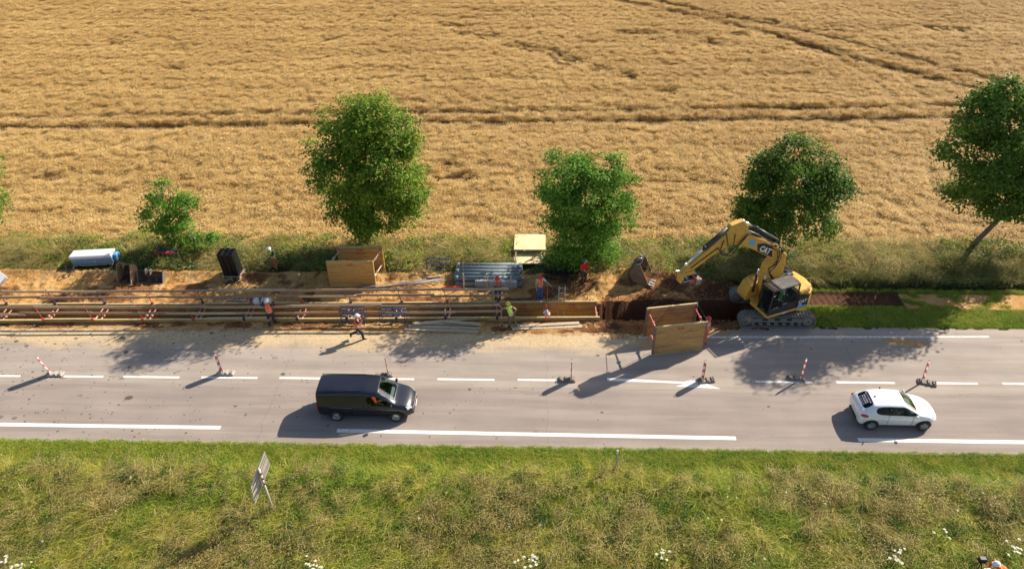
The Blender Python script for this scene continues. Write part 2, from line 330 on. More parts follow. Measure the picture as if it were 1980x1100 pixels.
m.fin(base, 0.88, 0, 0.25); m.bump(g1, 0.35, 0.01)
MROAD = m.m
m = NM('worn white road paint'); p = m.pos(); a1 = m.noise(p, 9, 5, 0.7); a2 = m.noise(p, 45, 3, 0.7); Xp, Yp, _z = m.sep(p)
wr = m.math('ADD', a1, m.math('ADD', m.math('MULTIPLY', a2, 0.4), m.ss(Yp, 3.0, 3.9, 0.0, 0.12)))
m.fin(m.mix(m.ss(wr, 0.74, 0.86, 0.0, 0.75), (0.80, 0.77, 0.70), (0.36, 0.31, 0.27)), 0.7, 0, 0.3); MPAINT = m.m
rx = np.array([-600, -200, -100]+lines(-60, 60, 1.0)+[60, 100, 200, 600]); rverts = []; rq = []
edge_n = lambda x, s: 0.05*(fn2(x, 0, 0.9, s)+0.6*fn2(x, 0, 2.7, s+3))
for x in rx:
    rverts += [(x, RY0-0.1+0.4*edge_n(x, 1), 0.0), (x, 0, 0.0), (x, RY1+edge_n(x, 7), 0.0)]
for i in range(len(rx)-1):
    a_ = i*3; rq += [(a_, a_+3, a_+4, a_+1), (a_+1, a_+4, a_+5, a_+2)]
road = meshobj('road', rverts, rq, MROAD); tag(road, kind='structure')
def strip(name, x0, x1, y, wd, sk=0.0, rag=0.0):
    n = max(2, int((x1-x0)/0.5)); v = []
    for i in range(n+1):
        x = x0+(x1-x0)*i/n; yy = y+sk*(x-x0); j = 0.006*fn2(x, y, 3)
        v += [(x, yy-wd/2+j, 0.004), (x, yy+wd/2+j, 0.004)]
    o = meshobj(name, v, [(2*i, 2*i+2, 2*i+3, 2*i+1) for i in range(n)], MPAINT, road); return o
for a_, b_ in ((123, 200), (237, 347), (389, 498), (540, 650), (700, 801), (846, 956), (1001, 1110), (1461, 1571), (1617.5, 1730), (1790, 1890), (1938.5, 2050), (-70, 40), (2095, 2205)):
    y_ = 728.5+(a_-237)*0.0078; P0 = G(a_, y_); P1 = G(b_, y_+0.5); strip('lane_dash', P0.x, P1.x, (P0.y+P1.y)/2, 0.15)
E0 = G(426.8, 826.5); E1 = G(651.5, 832); E2 = G(1423, 847); E3 = G(1659, 850)
strip('edge_line', E0.x-20, E0.x, E0.y, 0.24); strip('edge_line', E1.x, E2.x, E1.y, 0.24, (E2.y-E1.y)/(E2.x-E1.x)); strip('edge_line', E3.x, E3.x+20, E3.y, 0.24)
F0 = G(1235, 652); F1 = G(1913, 651); strip('edge_line', F0.x, F1.x, F0.y, 0.17, (F1.y-F0.y)/(F1.x-F0.x))
am = [G(*q) for q in ((1173, 730), (1175, 736), (1325, 741.5), (1306, 747), (1393, 751.5), (1350, 735.5), (1335, 735), (1322, 738))]
meshobj('arrow_marking', [(q.x, q.y, 0.004) for q in am], [(0, 1, 2, 7), (2, 3, 4), (2, 4, 5, 6, 7)], MPAINT, road)

# ------------------------------------------------------------------ vegetation: clumps scattered by geometry nodes
def blades(name, n, rad, h0, h1, wd, bend, mat, seed, ear=0.0, segs=3, dirn=None, leaf=0):
    rs = np.random.RandomState(seed); V = []; Q = []; T = []; T2 = []
    for i in range(n):
        a = rs.rand()*6.283; r = rad*math.sqrt(rs.rand()); bx, by = r*math.cos(a), r*math.sin(a)
        h = h0+(h1-h0)*rs.rand(); az = rs.rand()*6.283 if dirn is None else dirn+rs.randn()*0.7
        bd = bend*(0.4+rs.rand()*0.9)*h; face = rs.rand()*3.1416; wx, wy = math.cos(face)*wd/2, math.sin(face)*wd/2; t = rs.rand(); t2 = rs.rand()
        top = h*(1-ear*0.8) if ear else h; b = len(V)
        for k in range(segs+1):
            u = k/segs; x = bx+math.cos(az)*bd*u*u; y = by+math.sin(az)*bd*u*u; z = top*(u-0.35*bend*u*u)
            q = 1.0-(0.85 if not ear else 0.3)*u; V += [(x-wx*q, y-wy*q, z), (x+wx*q, y+wy*q, z)]
        for k in range(segs): Q.append((b+2*k, b+2*k+1, b+2*k+3, b+2*k+2))
        if ear:
            ew = wd*2.6; L = ear*1.3; b2 = len(V); dx, dy = math.cos(az), math.sin(az); c_ = (x, y, z)
            ex, ey = -dy*ew/2, dx*ew/2
            V += [(x, y, z), (x+dx*L*.4+ex, y+dy*L*.4+ey, z+L*.35), (x+dx*L, y+dy*L, z+L*.25), (x+dx*L*.4-ex, y+dy*L*.4-ey, z+L*.35)]
            Q.append((b2, b2+1, b2+2, b2+3)); 
        T += [t]*(len(V)-b); T2 += [t2]*(len(V)-b)
    me = fastmesh(name, np.array(V), np.array(Q), mat, False, {'tone': np.array(T), 'tone2': np.array(T2)})
    return me
def weed(name, n, rad, h, L, mat, seed):
    """broad-leaved weeds: leaves spread through a low dome"""
    rs = np.random.RandomState(seed); c = rs.randn(n, 3)*np.array([rad*.5, rad*.5, h*.3])+np.array([0, 0, h*.5]); c[:, 2] = np.abs(c[:, 2])
    return leafmesh(name, c, np.full(n, L), mat, rs, np.array([0, 0, 1.0])[None]*0.9+rs.randn(n, 3)*0.5)
def leafmesh(name, c, L, mat, rs, nrm, tone=None, asp=0.55):
    n = len(c); nrm = nrm/np.linalg.norm(nrm, axis=1, keepdims=True); t = rs.randn(n, 3); t -= nrm*(t*nrm).sum(1, keepdims=True); t /= np.linalg.norm(t, axis=1, keepdims=True)
    s = np.cross(nrm, t); L = (L*(0.7+0.6*rs.rand(n)))[:, None]
    V = np.stack([c-t*L*.5, c+s*L*asp*.5+nrm*L*.08, c+t*L*.5-nrm*L*.12, c-s*L*asp*.5+nrm*L*.08], 1).reshape(-1, 3)
    Q = np.arange(4*n).reshape(n, 4); tn = rs.rand(n) if tone is None else tone
    return fastmesh(name, V, Q, mat, False, {'tone': np.repeat(tn, 4), 'tone2': np.repeat(rs.rand(n), 4)})
def scatter(name, P, rz, scl, idx, meshes, tilt=None, label=None):
    n = len(P); me = bpy.data.meshes.new(name); me.vertices.add(n); me.vertices.foreach_set('co', P.astype(np.float32).ravel())
    rot = np.zeros((n, 3), np.float32); rot[:, 2] = rz
    if tilt is not None: rot[:, :2] = tilt
    for nm, arr in (('rot', rot), ('scl', scl.astype(np.float32))):
        at = me.attributes.new(nm, 'FLOAT_VECTOR', 'POINT'); at.data.foreach_set('vector', arr.ravel())
    at = me.attributes.new('vi', 'INT', 'POINT'); at.data.foreach_set('value', idx.astype(np.int32))
    o = bpy.data.objects.new(name, me); COL.objects.link(o)
    ng = bpy.data.node_groups.new(name, 'GeometryNodeTree'); ng.interface.new_socket('Geometry', in_out='INPUT', socket_type='NodeSocketGeometry'); ng.interface.new_socket('Geometry', in_out='OUTPUT', socket_type='NodeSocketGeometry')
    gi = ng.nodes.new('NodeGroupInput'); go = ng.nodes.new('NodeGroupOutput'); ip = ng.nodes.new('GeometryNodeInstanceOnPoints'); jn = ng.nodes.new('GeometryNodeJoinGeometry')
    L = ng.links.new; L(gi.outputs[0], ip.inputs['Points'])
    for k, ms in enumerate(meshes):
        so_ = bpy.data.objects.new(name+'_source', ms); oi = ng.nodes.new('GeometryNodeObjectInfo'); oi.inputs['Object'].default_value = so_; oi.inputs['As Instance'].default_value = True; L(oi.outputs['Geometry'], jn.inputs[0])
    L(jn.outputs[0], ip.inputs['Instance']); ip.inputs['Pick Instance'].default_value = True
    for nm, ty, sk in (('rot', 'FLOAT_VECTOR', 'Rotation'), ('scl', 'FLOAT_VECTOR', 'Scale'), ('vi', 'INT', 'Instance Index')):
        na = ng.nodes.new('GeometryNodeInputNamedAttribute'); na.data_type = ty; na.inputs[0].default_value = nm
        L(na.outputs[0], ip.inputs[sk])
    L(ip.outputs[0], go.inputs[0]); md = o.modifiers.new('scatter', 'NODES'); md.node_group = ng
    tag(o, label, None, None, 'stuff'); return o
def grid_pts(x0, x1, y0, y1, s, seed, m0=420, fx=None):
    rs = np.random.RandomState(seed); gx, gy = np.meshgrid(np.arange(x0, x1, s), np.arange(y0, y1, s)); gx = (gx+rs.uniform(-.5, .5, gx.shape)*s).ravel(); gy = (gy+rs.uniform(-.5, .5, gy.shape)*s).ravel()
    px, py, z = PXY(gx, gy, 0.3); k = (z > 1) & (px > -m0) & (px < 1980+m0) & (py > -120) & (py < 1100+m0); return gx[k], gy[k], rs
def segdist(x, y, pl):
    d = np.full(x.shape, 1e9)
    for (ax, ay), (bx, by) in zip(pl[:-1], pl[1:]):
        L2 = (bx-ax)**2+(by-ay)**2; t = np.clip(((x-ax)*(bx-ax)+(y-ay)*(by-ay))/L2, 0, 1); d = np.minimum(d, np.hypot(x-ax-t*(bx-ax), y-ay-t*(by-ay)))
    return d
gpl = lambda pts, z=0.35: [tuple(G(px, py, z)[:2]) for px, py in pts]
MWH = leafmat('ripe wheat', (0.55, 0.335, 0.10), (0.66, 0.435, 0.15), (0.79, 0.59, 0.27), 0.18, 0.12, 0.6, (0.35, 1.2, 1))
wm = [blades('wheat', 66, 0.27, 0.62, 0.82, 0.013, 0.12, MWH, 11+k, ear=0.15, segs=2) for k in range(4)]
wl = [blades('wheat', 85, 0.34, 0.75, 0.85, 0.012, 0.9, MWH, 31+k, ear=0.15, segs=3, dirn=-2.2+k*1.1) for k in range(2)]
rs = np.random.RandomState(5); gx, gy = np.meshgrid(np.arange(-95, 95, .36), np.arange(12.2, 84, .40)); x = (gx+rs.uniform(-.18, .18, gx.shape)).ravel(); y = (gy+rs.uniform(-.06, .06, gx.shape)+0.10*(fb(gx, gy, .12, .3, 44)-.5)).ravel()
px, py, zz = PXY(x, y, 0.3); k = (zz > 1) & (px > -420) & (px < 2400) & (py > -120); x, y = x[k], y[k]
wedge = 12.75+0.7*(fb(x, y*0, 0.25, 0.25, 4)-0.5)*2
tr_low = gpl([(-400, 250), (0, 247), (300, 245), (600, 240), (1000, 236), (1500, 231), (1830, 228), (2400, 222)]); tr_up = gpl([(-400, 230), (0, 226), (300, 224), (600, 221), (1000, 216), (1500, 210), (1730, 207), (1830, 205), (2400, 198)])
dA = gpl([(1000, -38), (1165, -4), (1300, 22), (1450, 55), (1550, 85), (1690, 125), (1760, 140), (1880, 170), (2000, 190), (2400, 260)]); dB = gpl([(1100, -38), (1240, -4), (1400, 32), (1560, 62), (1700, 98), (1800, 125), (1930, 158), (2100, 190), (2500, 270)])
tarc = gpl([(1610, 95), (1680, 120), (1735, 145), (1770, 170), (1790, 200)]); tarc2 = gpl([(1540, 90), (1620, 118), (1680, 150), (1715, 180), (1730, 205)])
keep = y > wedge
keep &= rs.rand(len(x)) > 0.05
for pl_, wd_ in ((tr_low, .80), (tr_up, .62), (dA, .88), (dB, .84)): keep &= segdist(x, y, pl_) > wd_*(0.85+0.22*fb(x, y, .3, .3, 3))+0.05*rs.rand(len(x))
H = 0.88+0.30*(fb(x, y, 0.10, 1.0, 51)-0.5)+0.12*(fb(x, y, 1.5, 2.4, 57)-0.5)+0.24*(rs.rand(len(x))-.4)+0.26*(vnoise(x, y, .035, 1.7, 59)-.5)
lod = sst(fb(x, y, 0.28, 1.15, 61), 0.61, 0.67)*(fb(x, y, 1.2, 2.0, 67) > 0.40)
pits = [(880, 52, 1.6, .5), (945, 75, 1.6, .6), (905, 68, 1.5, .4), (1005, 92, 1.4, .5), (1045, 100, 1.9, .5), (1100, 121, 1.8, .65), (1075, 110, 1.2, .5), (1160, 137, 1.0, .4), (1213, 149, .8, .6), (1380, 86, 1.3, .5), (1425, 68, .8, .5), (1240, 66, 3.0, .4), (1330, 68, 1.5, .4), (1290, 178, 1.2, .4), (1835, 60, 2.0, .5), (1800, 55, 1.2, .4), (1715, 60, 1.1, .4), (1600, 60, 1.2, .4), (1490, 45, 1.5, .3), (345, 135, 1.2, .3), (880, 345, 1.4, .35), (1560, 375, .6, .6), (1820, 370, .8, .7), (870, 322, .5, .5), (110, 345, 1.5, .3), (640, 80, 1.4, .3), (1660, 230, .8, .3), (230, 85, 1.3, .3)]
pit = np.zeros(len(x))
for qx, qy, a_, b_ in pits:
    c = G(qx, qy, 0.2); rr_ = np.hypot((x-c.x)/a_/1.25, (y-c.y+.3)/b_/2.5)+0.5*(fb(x, y, 1.5, 1.5, 71)-0.5); pit = np.maximum(pit, 1-sst(rr_, 0.75, 1.25))
arc = (1-sst(segdist(x, y, tarc), 0.2, 0.8))+(1-sst(segdist(x, y, tarc2), 0.2, 0.8))*0.8
keep &= ~((pit > 0.75) & (rs.rand(len(x)) > 0.25))
hs = np.clip(H*(1-0.62*pit)*(1-0.48*lod)*(1-0.5*np.clip(arc, 0, 1)), 0.2, 1.3)
x, y, hs, lod, pit, arc = x[keep], y[keep], hs[keep], lod[keep], pit[keep], arc[keep]; n = len(x)
idx = rs.randint(0, 4, n); fl = (lod+pit+arc > 0.45) & (rs.rand(n) < 0.7); idx = np.where(fl, 4+rs.randint(0, 2, n), idx)
idx = np.where(rs.rand(n) < 0.03, 4+rs.randint(0, 2, n), idx)
scl = np.stack([np.full(n, .92), np.full(n, .92), hs], 1); tl = rs.randn(n, 2)*0.06
scatter('wheat_field', np.stack([x, y, np.full(n, -0.02)], 1), rs.rand(n)*6.28, scl, idx, wm+wl, tl, 'ripe golden wheat field with tractor tramlines and lodged patches')

MGN = leafmat('green grass', (0.18, 0.31, 0.022), (0.29, 0.38, 0.036), (0.46, 0.49, 0.09), 0.5, 0.3)
MGO = leafmat('olive summer grass', (0.35, 0.39, 0.036), (0.48, 0.44, 0.065), (0.68, 0.60, 0.16), 0.45, 0.3)
MGS = leafmat('straw coloured tall grass', (0.44, 0.35, 0.11), (0.35, 0.26, 0.07), (0.58, 0.48, 0.20), 0.6, 0.3)
MWD = leafmat('broad leaved weeds', (0.060, 0.125, 0.024), (0.10, 0.17, 0.035), (0.17, 0.24, 0.06), 0.8, 0.25)
# near verge: long mixed grass
gl = [blades('grass', 40, 0.22, 0.30, 0.62, 0.021, 1.25, MGO, 101+k, dirn=[None, -2.0, 0.4][k]) for k in range(3)]+[blades('grass', 44, 0.22, 0.22, 0.50, 0.020, 1.1, MGN, 111+k) for k in range(2)]+[blades('grass', 40, 0.22, 0.4, 0.75, 0.018, 1.2, MGS, 121, dirn=-1.8), blades('grass', 34, 0.2, 0.45, 0.8, 0.011, 0.8, MGS, 122, dirn=0.6, ear=0.07)]+[weed('grass', 60, 0.28, 0.35, 0.10, MWD, 131)]
x, y, rs = grid_pts(-36, 38, -17.5, -6.1, 0.20, 7, 420); n = len(x)
far_ = -6.5+0.5*(fb(x, y*0, 0.5, 0.5, 77)-0.5)*2; k = y < far_; x, y = x[k], y[k]; n = len(x)
sg = fb(x, y, 0.45, 0.6, 81); sw = fb(x, y, 0.35, 0.45, 85); u = rs.rand(n)
idx = np.where(u < 0.62, rs.randint(0, 3, n), 3+rs.randint(0, 2, n)); idx = np.where(rs.rand(n) < 0.75*sst(sw, .42, .66), 3+rs.randint(0, 2, n), idx)
idx = np.where(rs.rand(n) < 0.03+0.24*sst(sg, 0.42, 0.72), 5+(rs.rand(n) < .3), idx); idx = np.where((fb(x, y, .8, .8, 88) < 0.42) & (rs.rand(n) < 0.45), 7, idx)
hh = 0.70+0.7*fb(x, y, 0.6, 0.7, 91)+1.1*(fb(x, y, 1.6, 1.6, 93)-0.5); s_ = 0.9+0.3*rs.rand(n)
scatter('long_verge_grass', np.stack([x, y, gza(x, y)-0.02], 1), rs.randn(n)*0.8, np.stack([s_, s_, s_*hh], 1), idx, gl, rs.randn(n, 2)*0.12, 'long olive and straw coloured grass on the near verge')
# mown strip along the road
gs = [blades('grass', 46, 0.13, 0.07, 0.15, 0.012, 0.8, MGN, 141+k) for k in range(3)]+[blades('grass', 40, 0.13, 0.08, 0.17, 0.011, 0.9, MGO, 151)]
def mown(name, x0, x1, y0, y1, seed, label, cond=None):
    x, y, rs = grid_pts(x0, x1, y0, y1, 0.115, seed, 250); k = (cond(x, y) if cond else np.ones(len(x), bool)); x, y = x[k], y[k]; n = len(x)
    q = fb(x, y, 0.8, 0.9, seed+3); idx = np.where((q > 0.53) | ((y > RY0-0.35) & (y < -4)), 3, rs.randint(0, 3, n)); idx = np.where(rs.rand(n) < 0.2, rs.randint(0, 4, n), idx); s_ = 0.8+0.7*fb(x, y, 1.3, 1.3, seed+5)
    scatter(name, np.stack([x, y, gza(x, y)-0.005], 1), rs.rand(n)*6.28, np.stack([s_, s_, s_*1.05], 1), idx, gs, rs.randn(n, 2)*0.1, label)
mown('mown_grass', -36, 36, -7.3, -4.78, 13, 'short bright green grass strip along the near road edge', lambda x, y: y < RY0+0.02+0.08*np.sin(x*3)+0.1*(fb(x, y*0, 2, 2, 5)-.5))
mown('mown_grass', 15, 40, 4.8, 9.0, 17, 'short grass strip between the road and the ditch on the far side',
     lambda x, y: (y > 4.98+0.1*(fb(x, y*0, 2, 2, 6)-.5)) & (y < 8.68) & ~((y > 6.9) & (y < 8.6) & (x < 25.3)) & (x > 18.2+0.8*(fb(x*0, y, 1, 1, 4)-.5)) & ~((y > 6.7) & (y < 8.4) & (x >= 25.3) & (fb(x, y, 1.2, 1.8, 9) > 0.42)))
# far bank: tall grass and weeds between the soil and the wheat
MGD = leafmat('bank grass', (0.13, 0.165, 0.024), (0.25, 0.24, 0.045), (0.46, 0.40, 0.13), 0.45, 0.25)
gb = [blades('grass', 40, 0.24, 0.45, 0.95, 0.020, 0.8, MGD, 161), blades('grass', 34, 0.22, 0.6, 1.05, 0.016, 0.75, MGS, 163, ear=0.06), blades('grass', 40, 0.24, 0.35, 0.85, 0.020, 0.9, MGD, 165), weed('grass', 80, 0.30, 0.6, 0.13, MWD, 167), weed('grass', 80, 0.3, 0.5, 0.12, MGN, 169), blades('grass', 44, 0.20, 0.8, 1.25, 0.017, 1.35, MGS, 171, dirn=-1.9)]
x, y, rs = grid_pts(-50, 52, 8.9, 13.7, 0.235, 19, 300)
lo = np.where(x > 13.5, 9.55, 10.3)+0.35*(fb(x, y*0, 0.8, 0.8, 21)-0.5)*2
clear = [(G(180, 522), 2.0, 1.0), (G(243, 545), .8, 1.0), (G(295, 545), 1.0, .6), (G(322, 503), .8, .3), (G(452, 535), .9, 1.0), (G(683, 540), 1.9, 1.9), (G(945, 540), 2.7, 1.6), (G(1024, 516)+Vector((0, 1.5, 0)), 1.35, 2.1), (G(848, 520), .9, .45), (G(1245, 545), 1.5, 1.2), (G(534, 522), .3, .3), (G(1168, 505), .5, .3)]
k = y > lo
for c, a_, b_ in clear: k &= ((x-c.x)/a_)**2+((y-c.y)/b_)**2 > 1
x, y, lo = x[k], y[k], lo[k]; n = len(x); u = rs.rand(n); frac = (y-10)/3.4; q = fb(x, y, 0.35, 0.5, 23); q2 = fb(x, y, 0.6, 0.6, 25)
idx = np.where(q > 0.5, 0, 2); idx = np.where((q2 > 0.50) & (u < .6), 1, idx); idx = np.where((fb(x, y, .9, .7, 24) > .56) & (u < .7), 5, idx); idx = np.where((q2 < 0.46) & (u < 0.65), 3, idx); idx = np.where(u > 0.9, 4, idx)
idx = np.where((frac > 0.72) & (u < 0.62), 1, idx); idx = np.where((x > 12) & (frac < 0.42) & (u < 0.82), 3, idx)
idx = np.where((x > 20) & (x < 34) & (fb(x, y, 0.5, 0.8, 29) > 0.52) & (u < 0.7) & (frac > 0.2), 5, idx)
hh = np.clip(0.30+1.25*fb(x, y, 0.9, 1.1, 27)+0.9*(fb(x, y, 2.2, 2.2, 28)-.5), .25, 2)*np.where((x > 13) & (frac < 0.1), 0.8, 1.0)*np.clip(0.55+(y-lo)*0.7, 0.55, 1); s_ = 0.9+0.3*rs.rand(n)
hang = np.zeros((n, 2)); hang[:, 0] = np.where(y < lo+0.5, 0.35, 0); 
scatter('bank_grass', np.stack([x, y, gza(x, y)-0.03], 1), rs.randn(n)*0.9, np.stack([s_, s_, s_*hh], 1), idx, gb, rs.randn(n, 2)*0.12+hang, 'tall green and straw grass with weeds on the far bank')
# loose clods of soil
MSO = paint('crumbled soil', (0.42, 0.23, 0.09), 0.95, 0, 0.7, (0.15, 0.07, 0.03), 4)
def clod(seed):
    b = MB(); b.ell((0, 0, 0), (1, 0.8, 0.6), 7); rnd = random.Random(seed); v = np.array([(q*(0.75+0.5*rnd.random())) for q in b.v]); f = [f_ for f_ in b.f if len(f_) == 4]
    return fastmesh('clod', v, np.array(f), MSO, False)
rs = np.random.RandomState(77); n = 20000; x = rs.uniform(-34, 17, n); y = rs.uniform(3.6, 10.3, n); k = fb(x, y, 0.7, 0.9, 33)+0.15*(x > 6)+0.12*(y > 9.6)+0.08*(y < 4.6) > 0.50
x, y = x[k], y[k]; z = gza(x, y); k = z > -0.5; x, y, z = x[k], y[k], z[k]
x = np.append(x, rs.normal(7.6, 0.8, 160)); yy = rs.normal(4.1, 0.35, 160); y = np.append(y, yy); z = np.append(z, np.full(160, 0.02)); n = len(x); s_ = 0.015+0.05*rs.rand(n)**3
scatter('soil_clods', np.stack([x, y, z], 1), rs.rand(n)*6.28, np.stack([s_, s_, s_], 1), rs.randint(0, 3, n), [clod(1), clod(2), clod(3)], None, 'loose clods of orange soil strewn over the work strip')

# ------------------------------------------------------------------ trees
MBARK = paint('grey brown bark', (0.17, 0.135, 0.10), 0.9, 0, 0.5, (0.08, 0.07, 0.05), 2.0, 0.8, stretch=(3, 3, 0.6))
MLF = [leafmat('ash leaves', (0.100, 0.190, 0.016), (0.165, 0.275, 0.022), (0.28, 0.39, 0.05), 0.55, 0.40, 0.6), leafmat('bright bush leaves', (0.100, 0.235, 0.024), (0.165, 0.315, 0.035), (0.27, 0.42, 0.07), 0.7, 0.40, 0.6), leafmat('dark leaves', (0.075, 0.155, 0.022), (0.12, 0.22, 0.030), (0.21, 0.31, 0.05), 0.6, 0.36, 0.58)]
def tree(name, base, lobes, label, mat, seed, dens=1.0, leafL=0.2, trunk_r=0.16, lean=None, fwd=0.26, cl=0.32, per=38):
    b0 = G(*base); root = thing(name, label, 'tree', (b0.x, b0.y, 0)); rs = np.random.RandomState(seed); rnd = random.Random(seed); C = []; OUT = []; TN = []
    LB = []
    for (px, py, rx_, ry_, dy) in lobes:
        c = VY(px, py, b0.y+dy); dy = dy-fwd*c.z; c = VY(px, py, b0.y+dy); e = VY(px+rx_, py, b0.y+dy); t_ = VY(px, py-ry_, b0.y+dy); r1 = (e-c).length; r2 = (t_-c).length
        LB.append((np.array(c)-np.array(b0), r1, r2))
    for c, r1, r2 in LB:
        area = r1*r1*2+r1*r2*4; n = int(9.5*area*dens); d = rs.randn(n, 3); d /= np.linalg.norm(d, axis=1, keepdims=True); rr = 0.45+0.55*rs.rand(n)**0.45
        rr *= 1+0.50*(np.array([fn2(q[0]*1.7, q[1]*1.7+q[2]*1.3, 1.4, seed) for q in d]))
        P = c+d*rr[:, None]*np.array([r1, r1*0.95, r2]); k = np.array([mn.noise(Vector(q)*1.0+Vector((seed, 0, 0))) for q in P]) > -0.05; P = P[k]; d = d[k]
        C.append(P); OUT.append(d); TN.append(rs.rand(len(P)))
    C = np.concatenate(C); OUT = np.concatenate(OUT); TN = np.concatenate(TN); C[:, 2] = np.maximum(C[:, 2], 0.35); m_ = len(C)
    P = np.repeat(C, per, 0)+rs.randn(m_*per, 3)*np.array([cl, cl, cl*0.62]); nr = np.repeat(OUT*0.7+rs.randn(m_, 3)*0.35, per, 0)+np.array([0, 0, 0.65])+rs.randn(m_*per, 3)*0.30
    me = leafmesh('crown', P, np.full(len(P), leafL), mat, rs, nr, np.clip(np.repeat(TN, per)*0.6+rs.rand(len(P))*0.4, 0, 1))
    cr = bpy.data.objects.new('crown', me); COL.objects.link(cr); cr.parent = root
    t = MB(); top = sum((c for c, _, _ in LB), np.zeros(3))/len(LB); ln = Vector(lean) if lean else Vector((top[0]*0.5, top[1]*0.5, top[2]*0.9))
    pts = [Vector((0, 0, -0.1)), ln*0.25+Vector((rnd.uniform(-.05, .05), 0, 0)), ln*0.55, ln*0.8, ln]; t.tube(pts, [trunk_r*1.35, trunk_r, trunk_r*0.85, trunk_r*0.65, trunk_r*0.4], 10)
    for c, r1, r2 in LB:
        s = pts[2] if c[2] < pts[3].z else pts[3]; c = Vector(c); md = (s+c)*0.5+Vector((0, 0, 0.15)); t.tube([s, md, c], [trunk_r*0.5, trunk_r*0.35, trunk_r*0.16], 7)
        for q in range(7):
            d = Vector((rnd.gauss(0, 1), rnd.gauss(0, 1), rnd.gauss(0.3, 1))).normalized(); e = c+Vector((d.x*r1, d.y*r1, d.z*r2))*0.8; t.tube([md.lerp(c, rnd.random()), (md+e)/2+Vector((0, 0, .1)), e], [trunk_r*0.2, trunk_r*0.13, 0.012], 5)
    t.build('trunk', MBARK, root, True); return root
tree('roadside_tree', (715, 478), [(712, 225, 52, 42, 0), (672, 262, 52, 55, .3), (757, 262, 52, 50, 0), (655, 325, 58, 62, 0), (735, 320, 72, 68, -.6), (778, 372, 54, 56, 0), (665, 385, 48, 42, .3), (725, 400, 56, 46, -.3), (700, 432, 30, 24, 0)], 'tallest tree behind the trench box standing in the grass', MLF[0], 3, 0.9, 0.22, 0.20, lean=(0.3, -1.3, 5.5))
tree('young_tree', (345, 485), [(330, 380, 34, 24, 0), (300, 405, 28, 22, .2), (362, 402, 30, 26, 0), (325, 425, 40, 26, -.2), (345, 455, 36, 20, 0), (390, 462, 22, 11, -.3), (295, 430, 20, 16, 0), (310, 365, 18, 12, 0)], 'small sparse young tree near the blue container', MLF[1], 5, 0.62, 0.21, 0.09, lean=(-0.1, 0, 2.6), cl=0.24, per=34)
tree('bushy_tree', (1128, 508), [(1100, 330, 52, 34, 0), (1160, 330, 45, 30, 0), (1075, 370, 44, 34, .2), (1195, 368, 46, 34, 0), (1132, 372, 60, 46, -.5), (1105, 425, 52, 42, 0), (1175, 420, 52, 40, -.2), (1135, 465, 58, 36, -.3), (1100, 495, 36, 20, -.1), (1165, 488, 36, 20, .2)], 'bright green bushy tree reaching the ground beside the yellow panels', MLF[1], 7, 0.95, 0.20, 0.12, cl=0.26)
tree('round_tree', (1500, 492), [(1535, 302, 48, 34, 0), (1480, 330, 42, 34, 0), (1580, 318, 40, 30, .2), (1605, 362, 42, 34, 0), (1460, 378, 42, 38, 0), (1530, 365, 62, 48, -.5), (1570, 412, 52, 36, 0), (1490, 420, 48, 34, -.2), (1450, 412, 28, 24, 0), (1500, 455, 38, 20, 0)], 'dark green round tree directly behind the excavator boom', MLF[2], 9, 0.95, 0.22, 0.13, cl=0.28)
tree('leaning_tree', (1868, 487), [(1950, 190, 50, 40, 0), (1895, 225, 46, 36, 0), (1965, 250, 60, 50, -.4), (1870, 290, 42, 42, 0), (1925, 310, 62, 56, -.5), (1990, 330, 60, 56, 0), (1880, 365, 44, 34, 0), (1945, 380, 56, 36, -.3), (2010, 400, 50, 34, 0), (2040, 280, 60, 80, 0), (2020, 200, 44, 40, 0)], 'big dark tree with a bare leaning trunk at the right edge', MLF[2], 11, 0.9, 0.22, 0.17, lean=(1.6, -0.9, 5.0), cl=0.32, fwd=0.22)
tree('edge_tree', (-60, 478), [(-40, 350, 44, 40, 0), (-70, 300, 40, 40, 0), (-90, 380, 50, 50, 0), (-30, 400, 30, 26, 0)], 'green tree just entering the picture at its left edge', MLF[1], 13, 0.9, 0.17, 0.12)
# white flowering weeds and small flowers
MFLW = paint('cream white blossom', (0.62, 0.62, 0.46), 0.8, 0, 0.1)
def umbel(root, c, r, rs, name='flower_head'):
    b = MB(); c = Vector(c)
    b.tube([(c.x*0.3, c.y*0.3, 0), c], [0.008, 0.005], 4, 1)
    for k in range(16):
        a = rs.rand()*6.28; q = r*math.sqrt(rs.rand()); e = c+Vector((q*math.cos(a), q*math.sin(a), 0.03-0.3*q*q/r)); s = 0.016+0.012*rs.rand()
        b.add([e+Vector((math.cos(t)*s, math.sin(t)*s, 0.008*rs.rand())) for t in (0, 1.05, 2.1, 3.14, 4.2, 5.24)], [(0, 1, 2, 3, 4, 5)], 0)
    return b.build(name, [MFLW, MWD], root)
FW = [((605, 1092), 14, 'white flowering weed at the bottom edge below the road sign'), ((1026, 1080), 13, 'white flowering weed at the bottom edge below the pale road marker post'), ((8, 1085), 12, 'white flowering weed in the bottom left corner of the verge'), ((1735, 1078), 12, 'white flowering weed left of the crouching pair of workers'), ((1962, 1062), 12, 'white flowering weed right of the crouching pair of workers'), ((1280, 1070), 7, 'small white flowering weed midway along the bottom edge, right of the big clump'), ((45, 1092), 7, 'small white flowering weed just right of the corner clump'), ((1830, 1030), 4, 'thin white flowering weed above the crouching pair')]
